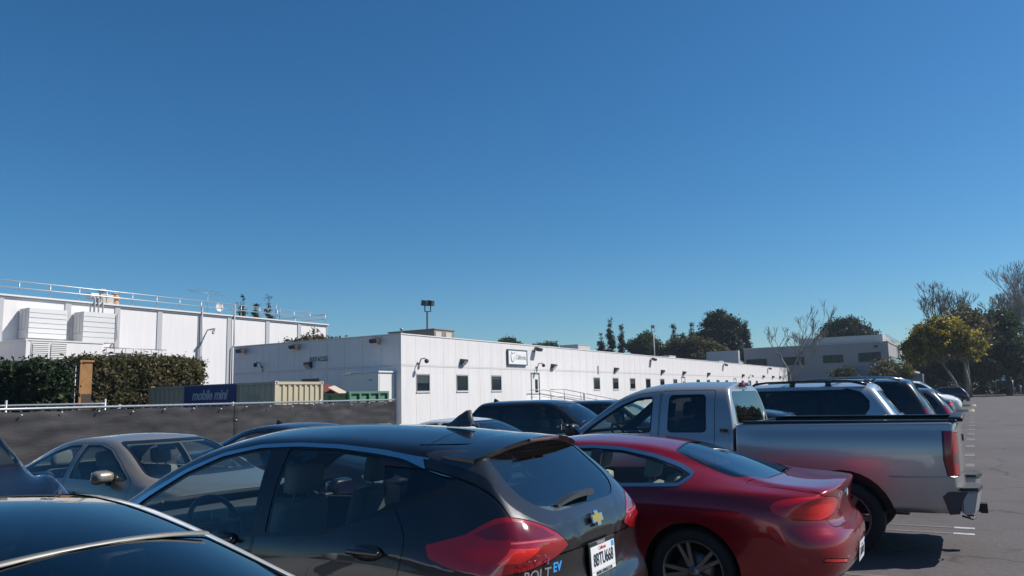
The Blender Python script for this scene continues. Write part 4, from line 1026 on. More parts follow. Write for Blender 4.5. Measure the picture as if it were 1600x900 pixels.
def bare_tree(name, label, loc, h, spread, seed, depth=6, r0=.22, bark=None, up=.55, forks=1, group=None, tw=.026):
    rt = empty(name, loc); tag(rt, label, 'tree', group); rnd = random.Random(seed); segs = [[], []]
    def grow(p, d, l, r, k):
        r = max(r, tw)
        if k == 0: return
        pts = [p]; q = p.copy(); dd = d.copy()
        for i in range(3):
            dd = (dd+Vector((rnd.uniform(-1, 1), rnd.uniform(-1, 1), rnd.uniform(-.4, .7)))*.16).normalized(); q = q+dd*l/3; pts.append(q.copy())
        segs[0 if k >= depth-2 else 1].append((pts, [r, r*.88, r*.76, r*.64], 7 if k >= depth-2 else 3))
        for j in range(rnd.choice((2, 3, 3)) if k > 1 else 0):
            s = rnd.uniform(.35, 1.) if k < depth else rnd.uniform(.7, 1.)
            o = pts[3] if j < 2 else pts[2]
            nd = (dd*up+Vector((rnd.gauss(0, 1)*spread, rnd.gauss(0, 1)*spread, rnd.uniform(.1, .7)))*.62).normalized()
            grow(o, nd, l*rnd.uniform(.62, .86), r*rnd.uniform(.48, .68), k-1)
    for f in range(forks): grow(Vector((f*.8, 0, 0)), Vector((rnd.uniform(-.15, .15)+f*.2, rnd.uniform(-.1, .1), 1)).normalized(), h*.30, r0, depth)
    for nm, sg_ in (('trunk', segs[0]), ('twigs', segs[1])):
        bm = bmesh.new()
        for pts, rr, sgm in sg_: tube(bm, pts, rr, sgm, cap=False)
        obj(nm, bm, bark or BARKP, rt, True)
    return rt
def pine(label, loc, h, w, seed, group=None, dens=1.):
    # slim conifer: tiers of small separate tufts round a straight stem, narrowing to a point
    rnd = random.Random(seed); bl = []; n = 13
    for k in range(n):
        t = k/(n-1); z = h*(.22+.76*t); rad = w*(1.0-t)**.8*rnd.uniform(.7, 1.1)+.10
        for j in range(5 if t < .5 else (3 if t < .85 else 1)):
            a = rnd.uniform(0, 2*PI); q = rnd.uniform(.35, .8); bl.append((rad*q*math.cos(a), rad*q*math.sin(a), z+rnd.uniform(-.25, .35), rad*.34+.12, rad*.34+.12, h*.022+.10))
    return tree('pine_tree', label, loc, bl, int(13000*dens), .18, LP, seed, (.16, h*.97), group, (.45, .4, .15), shell=.1, conifer=True)
G1 = 'trees behind the white building'
def blobs_round(rx, ry, rz, zc, n, seed, sub=.48):
    r = random.Random(seed); out = [(0, 0, zc, rx*.62, ry*.62, rz*.62)]
    for k in range(n):
        a = r.uniform(0, 2*PI); e = r.uniform(-.5, 1.); q = math.cos(e*1.4)
        out.append((rx*.66*q*math.cos(a), ry*.66*q*math.sin(a), zc+rz*.66*math.sin(e*1.4), rx*sub*r.uniform(.7, 1.15), ry*sub*r.uniform(.7, 1.15), rz*sub*r.uniform(.6, 1.)))
    return out
pine('slim pine tree, the shortest and leftmost behind the roof', (-66.4, 150, 0), 14.6, 1.5, 11, G1)
pine('tallest slim pine tree behind the roof, left of the round tree', (-64.1, 150, 0), 17.0, 2.5, 12, G1)
pine('slim pine tree directly left of the round tree', (-61.8, 150, 0), 15.6, 1.8, 13, G1)
pine('pine tree right of the round tree behind the roof', (-51.3, 152, 0), 15.3, 2.5, 14, G1)
pine('narrow pine tree top standing above the bushy olive trees', (-47.6, 152, 0), 15.2, 1.8, 15, G1)
pine('narrow pine tree directly right of the big dark tree', (-36.5, 150, 0), 15.0, 1.8, 16, G1)
tree('round_tree', 'round dense dark green tree behind the thin pole lamp', (-57.2, 151, 0), blobs_round(3.6, 3.6, 4.3, 9.6, 16, 21), 20000, .28, LG, 21, (.3, 6), G1, (.5, .4, .1))
tree('big_tree', 'largest dark tree behind the white building roof', (-44.1, 160, 0), blobs_round(5.0, 5.0, 6.6, 11.6, 22, 22, .42), 26000, .30, LP, 22, (.4, 7), G1, (.45, .4, .15))
tree('olive_tree', 'bushy brown green tree, the left of three before the big dark tree', (-46.6, 140, 0), blobs_round(3.1, 3.1, 3.4, 8.6, 12, 23), 11000, .25, LB, 23, (.2, 5), G1)
tree('olive_tree', 'bushy brown green tree, the middle of three before the big dark tree', (-43.2, 140, 0), blobs_round(2.9, 2.9, 3.2, 8.4, 12, 24), 11000, .25, LB, 24, (.2, 5), G1)
tree('olive_tree', 'bushy green tree, the right of three before the big dark tree', (-40.1, 140, 0), blobs_round(2.7, 2.7, 3.3, 7.6, 12, 25), 11000, .25, LB, 25, (.2, 4), G1)
tree('round_tree', 'low tree crown just above the roof, left of the sign', (-76.7, 130, 0), blobs_round(3.0, 3.0, 2.2, 10.6, 10, 26), 9000, .26, LG, 26, (.25, 6), G1)
tree('round_tree', 'low tree crown just above the roof, right of the sign', (-69.2, 130, 0), blobs_round(3.0, 3.0, 2.0, 9.8, 10, 27), 9000, .26, LG, 27, (.25, 6), G1)
tree('round_tree', 'broad dark tree rising over the grey office building', (-22.5, 182, 0), blobs_round(5.0, 4.0, 4.0, 12.9, 18, 28, .45), 22000, .32, LP, 28, (.4, 8), None, (.5, .4, .1))
for i, (x, h, w, lb) in enumerate(((-105.0, 19.9, 2.4, 'pine behind the warehouse railing, tallest and leftmost of three'), (-101.9, 18.3, 1.5, 'thin pine behind the warehouse railing, middle of three'), (-98.9, 19.3, 2.8, 'bushy pine behind the warehouse railing, rightmost of three'))): pine(lb, (x, 90, 0), h, w, 31+i, 'pines behind the warehouse')
tree('shrub_tree', 'pale leafy tree crown peeping over the shaded end wall', (-38.0, 38.5, 0), blobs_round(3.0, 2.0, 1.7, 4.6, 12, 35), 6500, .15, LB, 35, (.18, 3), None, (.2, .4, .4), shell=.3)
tree('shrub_tree', 'small leafy crown peeping over the roof near the corner', (-33.4, 46, 0), blobs_round(1.5, 1.3, .9, 5.4, 8, 36), 2200, .15, LB, 36, (.15, 4), None, (.2, .4, .4), shell=.3)
bare_tree('bare_tree', 'leafless pale tree before the grey office wall', (-24.6, 128, 0), 14.0, .6, 41, 7, .32, BARKP, .8, tw=.035)
bare_tree('bare_tree', 'thin leafless tree far behind the grey office roof', (-25.5, 190, 0), 15, .7, 42, 6, .2, BARK)
# right-hand group
rt_b = [(a*.72-.25, b, c*.97, d*.74, e, f*.98) for a, b, c, d, e, f in [(-6.0, 0, 6.0, 1.6, 2.2, 1.5), (-4.8, .5, 7.0, 1.9, 2.4, 1.4), (-3.6, 0, 7.9, 2.0, 2.4, 1.3), (-2.0, .4, 8.5, 2.0, 2.4, 1.2), (-.4, 0, 8.2, 2.0, 2.4, 1.2), (1.2, .3, 7.3, 1.9, 2.2, 1.1), (2.6, 0, 6.3, 1.5, 2.0, .9), (1.6, -.8, 5.2, 1.5, 1.8, .7), (-1.2, -1.2, 6.9, 2.0, 1.8, 1.1), (-3.0, -1.2, 6.4, 2.0, 1.8, 1.1), (-4.8, -1., 5.4, 1.5, 1.6, 1.1), (-2.2, 1.4, 6.9, 2.6, 1.6, 1.3), (.4, -.6, 6.2, 1.6, 1.6, .8)]]
tree('yellow_tree', 'spreading olive and yellow leaved tree at the end of the car row', (-1.2, 100, 0), rt_b, 19000, .19, LO, 51, (.20, 4.2), None, (.32, .46, .22), BARKP, lean=(-1.0, 0), shell=.35, multi=2)
tree('broad_tree', 'dark brown green tree rising behind the yellow leaved tree', (-.8, 128, 0), blobs_round(4.4, 4, 3.6, 9.6, 22, 52, .40), 6500, .25, LB, 52, (.35, 7), None, (.45, .37, .18), shell=.3)
tree('dark_tree', 'dense dark tree at the right behind the yellow tree', (4.4, 140, 0), blobs_round(3.6, 4, 6.0, 6.8, 22, 53, .42), 24000, .28, LG, 53, (.35, 3), None, (.6, .34, .06))
tree('dark_tree', 'dark low tree under the yellow tree canopy', (-1.5, 138, 0), blobs_round(6.0, 4, 3.4, 4.4, 20, 54, .42), 20000, .28, LG, 54, (.3, 2), None, (.65, .3, .05))
tree('dark_tree', 'dark tree between the office building and the yellow tree', (-6.5, 156, 0), blobs_round(4.2, 4, 3.6, 4.4, 16, 57, .42), 12000, .28, LG, 57, (.3, 2), None, (.6, .34, .06))
tree('dark_tree', 'dark tree at the right edge of the picture', (10.8, 146, 0), blobs_round(3.6, 4, 4.2, 4.6, 16, 55, .42), 15000, .28, LG, 55, (.3, 2), None, (.5, .38, .12))
bare_tree('bare_tree', 'tall leafless tree left of the right hand group', (-4.6, 160, 0), 22, .62, 61, 8, .50, BARK, .75, tw=.032)
bare_tree('bare_tree', 'leafless tree above the middle of the right hand group', (.6, 166, 0), 22, .5, 62, 8, .45, BARK, .8, tw=.032)
bare_tree('bare_tree', 'tall leafless forked tree at the right edge', (7.0, 152, 0), 17, .5, 63, 8, .42, BARKP, .85, forks=2)
bare_tree('bare_tree', 'leafless tree cut by the right edge', (10.5, 158, 0), 17, .6, 64, 8, .38, BARK, .75)
# shrubs in front of the grey building
tree('shrub', 'dark rounded shrub before the grey office wall', (-17.3, 131, 0), blobs_round(2.2, 2, 2.2, 3.4, 10, 71), 2600, .2, LG, 71, (.12, 1.6))
tree('shrub', 'thin leafed shrub before the office corner', (-11.4, 131, 0), blobs_round(2.8, 2, 2.0, 3.9, 10, 72), 2400, .2, LB, 72, (.12, 1.8))
tree('shrub', 'yellow green shrub at the office building corner', (-8.6, 131, 0), blobs_round(1.6, 1.6, 1.7, 3.5, 8, 73), 1600, .2, LO, 73, (.1, 1.6), None, (.5, .45, .05))
# low planting along the far edge of the car park: nobody could count these leaves
bl = [(x, 165+rng.uniform(-1.5, 3), .9+rng.uniform(0, 1.2), 2.0, 1.5, 1.3+rng.uniform(0, 2.0)) for x in np.arange(-14, 70, 1.3)]
V, F, mi = leaf_cloud(bl, 42000, .30, 81, (.6, .32, .08)); o = obj('far_shrubbery', mesh_np('far_shrubbery', V, F, mi), LG); tag(o, 'dark low shrubbery along the far edge of the car park', 'shrubbery', kind='stuff')
for x in (4.4, 8.9):
    tn = empty('canopy_tent', (x, 160, 0)); tag(tn, 'small blue shade canopy under the far trees, the %s one' % ('left' if x < 6 else 'right'), 'canopy')
    bm = bmesh.new(); vs = [bm.verts.new(p) for p in ((-1.3, -1.3, 2.4), (1.3, -1.3, 2.4), (1.3, 1.3, 2.4), (-1.3, 1.3, 2.4), (0, 0, 3.4))]
    for i in range(4): bm.faces.new((vs[i], vs[(i+1) % 4], vs[4]))
    obj('cover', bm, mat('tarp_blue', (.02, .16, .34), .6), tn)
    for (a, b) in ((-1.25, -1.25), (1.25, -1.25), (1.25, 1.25), (-1.25, 1.25)): bm = bmesh.new(); tube(bm, [(a, b, 0), (a, b, 2.4)], .05); obj('leg', bm, M_GREYM, tn)
for x, hh in ((6.6, 1.5), (9.6, 1.7)):
    pb = empty('marker_post', (x, 158, 0)); tag(pb, 'pale marker post at the far edge, the %s one' % ('left' if x < 8 else 'right'), 'post'); bm = bmesh.new(); lathe(bm, [(.16, 0), (.16, hh-.1), (.08, hh), (.001, hh+.02)], 'z', seg=10); obj('post', bm, mat('post_pale', (.5, .46, .36), .7), pb, True)
# hedges: leaves over a twiggy core
def hedge(label, loc, sx, sy, sz, n, size, mats, seed, wts, sides=(0, 0, 1, 2, 3)):
    r = empty('hedge', loc); tag(r, label, 'hedge'); g = np.random.default_rng(seed); bl = []
    for k in range(420):
        f = sides[int(g.integers(0, len(sides)))]; a, b = g.random(2)
        p = {0: (a*sx, 0, b*sz), 1: (a*sx, b*sy, sz), 2: (sx, a*sy, b*sz), 3: (0, a*sy, b*sz)}[int(f)]
        bl.append((*p, .20, .20, .18))
    V, F, mi = leaf_cloud(bl, n, size, seed, wts, shell=.1); obj('foliage', mesh_np('foliage', V, F, mi), mats, r)
    part_box('core', mat('hedge_core', (.022, .022, .013), .95), r, .2, sx-.2, .2, sy-.2, 0, sz-.16)
hedge('dark green clipped hedge in shade at the left edge', (-34.5, 15.0, 0), 7.0, .9, 3.2, 52000, .10, LG, 91, (.7, .27, .03))
hedge('brownish clipped hedge between the orange panel and the container', (-31.6, 18.35, 0), 1.7, 5.2, 3.58, 64000, .10, [leafmat('hedge_a', (.052, .055, .026)), leafmat('hedge_b', (.115, .105, .052)), leafmat('hedge_c', (.19, .15, .08))], 92, (.4, .38, .22), (0, 1, 2, 2, 2))
# trees to the right of the view, mirrored in the truck's rear glass
tree('street_tree', 'leafy tree outside the right edge, mirrored in the pickup window', (19, 92, 0), blobs_round(3.6, 3.6, 4.0, 6.0, 16, 95), 6000, .3, LG, 95, (.35, 3))
bare_tree('bare_tree', 'leafless tree outside the right edge, mirrored in the pickup window', (13.5, 80, 0), 9, .8, 96, 6, .25, BARK)

# ------------------------------------------------------------------ vehicle shapes
def win(name, poly, m=None, **k):
    return dict(name=name, proj='side', poly=poly, m=m or M_GLASS, sym=True, push=.005, see=True, **k)

def spec_hatch():
    P = paint('paint_graphite', (.034, .034, .037), .92, .36)
    S = dict(L=4.17, paint=P, zm=.72,
        W=[(0, .80), (.25, .855), (.8, .882), (2, .88), (3.3, .875), (3.9, .82), (4.17, .74)],
        zl=[(0, .30), (.4, .21), (3.7, .19), (4.17, .24)],
        zb=[(0, 1.04), (.3, 1.07), (1, 1.06), (1.8, 1.03), (2.9, .985), (3.3, .95), (3.8, .84), (4.17, .70)],
        wb=[(0, .72), (.3, .775), (.8, .835), (1.8, .84), (3.0, .83), (3.6, .76), (4.17, .62)],
        zc=[(0, 1.36), (.3, 1.425), (.6, 1.452), (1.0, 1.482), (1.5, 1.508), (1.9, 1.506), (2.3, 1.442), (2.7, 1.30), (3.05, 1.115), (3.25, 1.02), (3.6, .94), (4.17, .74)],
        yc=[(0, .53), (.3, .56), (.8, .585), (1.9, .60), (2.4, .635), (2.9, .70), (3.25, .74), (3.7, .68), (4.17, .52)],
        zr=[(0, 1.44), (.3, 1.512), (.6, 1.543), (1.0, 1.572), (1.6, 1.593), (2.1, 1.578), (2.45, 1.512), (2.8, 1.375), (3.1, 1.21), (3.35, 1.07), (3.7, .98), (4.17, .77)],
        tail=[(.2, .16), (.32, .02), (.45, -.05), (.62, -.07), (.745, -.065), (.80, -.015), (.97, .0), (1.02, -.02), (1.09, 0.0), (1.17, .065), (1.27, .165), (1.38, .29), (1.48, .385), (1.6, .45)],
        nose=[(.2, .12), (.45, 0), (.65, .02), (.8, .12), (1., .3)],
        plan_r=(.05, .17), plan_n=(.14, .3), wheels=[(.80, .325), (3.40, .325)], tw=.215, rim=M_RIM, spokes=5, twin=True, cladding=None,
        cabin=dict(rows=[1.02, 1.95], z=.56, dash=2.95, dz=1.0, w=.68, rv=(2.35, 1.38), m=mat('seat_ash', (.20, .20, .19), .7), back=.60))
    fw = rpoly([(1.70, 1.035, .02), (1.80, 1.475, .03), (2.05, 1.455), (2.35, 1.385), (2.62, 1.275), (2.93, 1.10, .03), (2.80, 1.005, .05), (2.3, 1.015)], .02)
    rw = rpoly([(1.60, 1.045, .02), (1.66, 1.478, .02), (1.3, 1.470), (.98, 1.440, .02), (.88, 1.33, .05), (.80, 1.215, .05), (1.0, 1.125, .1), (1.25, 1.07)], .02)
    qw = rpoly([(.93, 1.40, .02), (.83, 1.215, .02), (.62, 1.27, .05), (.46, 1.33, .03), (.50, 1.375, .02)], .01)
    chrome = rpoly([(3.04, 1.02), (2.80, 1.19), (2.5, 1.345), (2.2, 1.448), (1.9, 1.497), (1.6, 1.508), (1.3, 1.50), (.98, 1.474), (.78, 1.447), (.56, 1.422), (.36, 1.388), (.385, 1.338), (.55, 1.352), (.70, 1.392), (.83, 1.43), (1.0, 1.452), (1.3, 1.479), (1.6, 1.487), (1.9, 1.476), (2.2, 1.424), (2.48, 1.321), (2.76, 1.165), (2.98, 1.00)], .03, 2)
    dlo = rpoly([(3.06, 1.0, .02), (2.80, 1.19), (2.5, 1.345), (2.2, 1.448), (1.9, 1.497), (1.6, 1.508), (1.3, 1.50), (.98, 1.474), (.60, 1.425), (.43, 1.40, .02), (.40, 1.32, .03), (.60, 1.25), (.80, 1.185), (1.2, 1.055), (1.65, 1.02), (2.4, .995)], .02)
    door_f = rpoly([(1.69, .34, .05), (1.68, 1.0), (1.755, 1.49, .02), (2.0, 1.475), (2.35, 1.40), (2.64, 1.285), (3.02, 1.0, .02), (2.98, .6), (2.86, .34, .06)], .02)
    door_r = rpoly([(1.68, .34, .05), (1.67, 1.0), (1.745, 1.49, .02), (1.3, 1.485), (.97, 1.455, .03), (.80, 1.25, .06), (.64, 1.08, .08), (.66, .86, .1), (1.0, .58, .1), (1.16, .34, .06)], .02)
    S['regions'] = [
        dict(name='door', key='fd', proj='side', poly=door_f, m=P, sym=True, gap=.004),
        dict(name='door', key='rd', proj='side', poly=door_r, m=P, sym=True, gap=.004),
        dict(name='window_surround', proj='side', poly=dlo, m=M_TRIM, sym=True),
        win('window', fw, M_GLASS, parent='fd'), win('window', rw, M_GLASSB, parent='rd'), win('quarter_window', qw, M_PRIV),
        dict(name='chrome_strip', proj='side', poly=chrome, m=M_CHROME, sym=True, push=-.004),
        dict(name='windshield', proj='front', poly=rpoly([(-.60, 1.475, .1), (.60, 1.475, .1), (.76, 1.05, .08), (0, 1.04), (-.76, 1.05, .08)], .05), m=M_GLASS, sym=False, push=.004, see=True, ring=.03, ring_m=M_TRIM),
        dict(name='tailgate', proj='rear', poly=rpoly([(-.60, 1.50, .04), (.60, 1.50, .04), (.655, 1.30), (.70, 1.06, .02), (.66, .95), (.60, .66, .08), (-.60, .66, .08), (-.66, .95), (-.70, 1.06, .02), (-.655, 1.30)], .04), m=P, sym=False, gap=.005),
        dict(name='rear_window_surround', proj='rear', poly=rpoly([(-.575, 1.475, .06), (.575, 1.475, .06), (.645, 1.22, .06), (.50, 1.115, .15), (-.50, 1.115, .15), (-.645, 1.22, .06)], .05), m=mat('graphite_applique', (.028, .029, .031), .12, .2, 1.), sym=False, parent='tailgate'),
        dict(name='rear_window', proj='rear', poly=rpoly([(-.50, 1.455, .06), (.50, 1.455, .06), (.545, 1.25, .08), (.38, 1.165, .14), (-.38, 1.165, .14), (-.545, 1.25, .08)], .05), m=glass('rear_glass', (.55, .63, .62), f0=.10), sym=False, parent='tailgate', see=True, push=.004),
        dict(name='gate_band', proj='rear', poly=rpoly([(-.46, 1.03), (.46, 1.03), (.44, .975), (-.44, .975)], .01), m=M_TRIM, sym=False, parent='tailgate', push=.008),
        dict(name='tail_lamp', proj='rear', poly=[rpoly([(s*.35, 1.01, .02), (s*.42, 1.075, .05), (s*.55, 1.145, .06), (s*.68, 1.185, .05), (s*.90, 1.18), (s*.90, .95), (s*.70, .935, .04), (s*.48, .965, .03)], .02) for s in (1, -1)], m=M_LRED, sym=True, gap=.004,
             more=[('side', rpoly([(-.08, 1.185), (.20, 1.18, .05), (.34, 1.10, .03), (.53, 1.05, .015), (.50, .995, .02), (.36, .955, .03), (.2, .935), (-.08, .95)], .02))]),
        dict(name='lamp_insert', proj='rear', poly=[rpoly([(s*.60, 1.035), (s*.74, 1.05), (s*.84, 1.045), (s*.84, .99), (s*.70, .98)], .02) for s in (1, -1)], m=M_LREDB, sym=True, parent='tail_lamp'),
        dict(name='lamp_upper', proj='rear', poly=[rpoly([(s*.47, 1.07), (s*.56, 1.13, .05), (s*.69, 1.165, .05), (s*.92, 1.16), (s*.92, 1.085), (s*.62, 1.075)], .015) for s in (1, -1)], m=mat('lamp_deep_red', (.13, .004, .010), .1, coat=1.), sym=True, parent='tail_lamp', thr=.5, more=[('side', rpoly([(-.08, 1.165), (.18, 1.16, .05), (.30, 1.105, .02), (.22, 1.085), (-.08, 1.085)], .01))]),
        dict(name='lamp_line', proj='rear', poly=[[(s*.46, 1.058), (s*.62, 1.072), (s*.93, 1.083), (s*.93, 1.075), (s*.62, 1.064), (s*.46, 1.052)] for s in (1, -1)], m=mat('lamp_line', (.55, .10, .10), .2, coat=1.), sym=True, parent='tail_lamp', thr=.45),
        dict(name='rear_bumper', proj='rear', poly=rpoly([(-.95, .86), (-.70, .84), (-.62, .62), (.62, .62), (.70, .84), (.95, .86), (.95, .2), (-.95, .2)], .02), m=P, sym=False, gap=.004, lim=lambda c: c.x < .28 and c.z > .24),
        dict(name='bumper_valance', proj='rear', poly=[(-.6, .46), (.6, .46), (.66, .25), (-.66, .25)], m=M_BLACK, sym=False),
        dict(name='roof_seam', proj='top', poly=[(.735, -.54), (.765, -.3), (.775, 0), (.765, .3), (.735, .54), (.730, .54), (.760, .3), (.770, 0), (.760, -.3), (.730, -.54)], m=M_GAP, sym=False, push=.003, lim=lambda c: c.z > 1.4),
        dict(name='headlight', proj='front', poly=[rpoly([(s*.45, .72), (s*.84, .86), (s*.84, .70), (s*.6, .64)], .03) for s in (1, -1)], m=M_LCLR, sym=True),
    ]
    def extra(root, ox, S):
        # roof spoiler with high brake lamp
        bm = bmesh.new(); n = 22; top = []; edge = []; low = []
        for k in range(n+1):
            t = -1+2*k/n; y = .595*t; c = abs(t)**3
            top.append(bm.verts.new((.62+ox-.02*c, y*.97, 1.538-.096*abs(t)**2.4)))
            edge.append(bm.verts.new((.305+ox+.09*c, y*.985, 1.519-.085*abs(t)**2.2)))
            low.append(bm.verts.new((.318+ox+.09*c, y*.975, 1.492-.085*abs(t)**2.2)))
        ins = [bm.verts.new((.43+ox, v.co.y*.97, v.co.z-.012)) for v in low]
        mid = [bm.verts.new((a.co.lerp(b.co, .5)+Vector((0, 0, .006)))) for a, b in zip(top, edge)]
        for k in range(n):
            for a, b in ((top, mid), (mid, edge), (edge, low), (low, ins)): bm.faces.new((a[k], a[k+1], b[k+1], b[k]))
        for k in (0, n):
            bm.faces.new([top[k], mid[k], edge[k], low[k], ins[k]])
        bmesh.ops.recalc_face_normals(bm, faces=bm.faces[:])
        sp = obj('roof_spoiler', bm, S['paint'], root, True, angle=40)
        bm = bmesh.new(); box(bm, .300+ox, .325+ox, -.17, .17, 1.494, 1.514, bevel=.006)
        for v in bm.verts: v.co.x += .1*abs(v.co.y/.6)**3
        obj('brake_lamp', bm, M_LDARK, sp, True)
        # wiper
        bm = bmesh.new()
        a, b = Vector((.09+ox, -.10, 1.215)), Vector((.10+ox, .31, 1.185))
        b2 = []
        for k in range(9):
            t = k/8; p = a.lerp(b, t)+Vector((-.012, 0, .012*math.sin(PI*t))); w = .015*(1-.6*t)
            b2.append([bm.verts.new(p+Vector((-.012, 0, w))), bm.verts.new(p+Vector((-.016, 0, -w))), bm.verts.new(p+Vector((.03, 0, -w))), bm.verts.new(p+Vector((.03, 0, w)))])
        for i in range(8):
            for j in range(4): bm.faces.new((b2[i][j], b2[i][(j+1) % 4], b2[i+1][(j+1) % 4], b2[i+1][j]))
        bm.faces.new(b2[0]); bm.faces.new(b2[-1][::-1]); bmesh.ops.recalc_face_normals(bm, faces=bm.faces[:])
        obj('rear_wiper', bm, mat('wiper_black', (.03, .03, .032), .3), root, True, angle=40)
        # bow-tie emblem
        bt = [(-.085, -.012), (-.07, .024), (-.028, .024), (-.024, .044), (.036, .044), (.030, .024), (.085, .024), (.072, -.024), (.028, -.024), (.022, -.044), (-.036, -.044), (-.030, -.024), (-.092, -.024)]
        bt = [(-.092, -.024), (-.078, .024), (-.030, .024), (-.024, .046), (.036, .046), (.030, .024), (.092, .024), (.078, -.024), (.030, -.024), (.024, -.046), (-.036, -.046), (-.030, -.024)]
        bm = bmesh.new(); prism(bm, [(x*.80, y*.86) for x, y in bt], 'z', 0, .007)
        e = put_text('emblem', bm_to(bm, 'emblem'), M_CHROME, root, (.004+ox, .01, 1.09), lean=.40)
        bm = bmesh.new(); prism(bm, [(x*.70, y*.68) for x, y in bt], 'z', .0072, .009)
        obj('emblem_fill', bm, mat('gold', (.72, .47, .12), .28, .8), e)
        put_text('model_badge', text_mesh('BOLT', .062, .002, sx=1.15, bold=.001, shear=.25), M_CHROME, root, (.012+ox, .67, .925), lean=.12, yaw=-.30)
        put_text('model_badge', text_mesh('EV', .058, .002, sx=1.05, bold=.001, shear=.25), mat('badge_blue', (.04, .30, .72), .3), root, (-.012+ox, .515, .935), lean=.12, yaw=-.16)
        # rear sensors, roof seam and dash screen
        bm = bmesh.new(); box(bm, 2.70+ox, 2.715+ox, .16, .30, .86, 1.04, bevel=.006); obj('centre_screen', bm, mat('screen_grey', (.25, .30, .30), .2), root)
        bm = bmesh.new(); box(bm, .22+ox, .95+ox, -.50, .50, 1.06, 1.08, bevel=.008); obj('luggage_cover', bm, mat('cover_grey', (.34, .34, .33), .8), root)
        # door handles sit in an oval cup
        for x in (1.90, .86):
            for sd in (1, -1):
                bm = bmesh.new(); lathe(bm, [(.0, .0), (.085, 0.0), (.10, -.012)], 'y', seg=28)
                for v in bm.verts: v.co.z *= .42; v.co.y *= sd
                o = obj('handle_cup', bm, M_TRIM, root, True); o.location = (x+ox, sd*.882, 1.0)
                bm = bmesh.new(); box(bm, -.105, .105, -.008, .018, -.012, .014, bevel=.01)
                h = obj('door_handle', bm, S['paint'], root, True); h.location = (x+ox, sd*.89, 1.003)
    S['extras'] = [extra, mirrors(2.72, 1.05, .86), fin(.88, 1.585, mat('antenna_grey', (.05, .052, .058), .4), l=.19, h=.085),
                   plate(-.022, .90, '8BTU668', lean=.04, y=.01, frame=('TORRANCE', 'MARTIN CHEVROLET.COM'))]
    return S

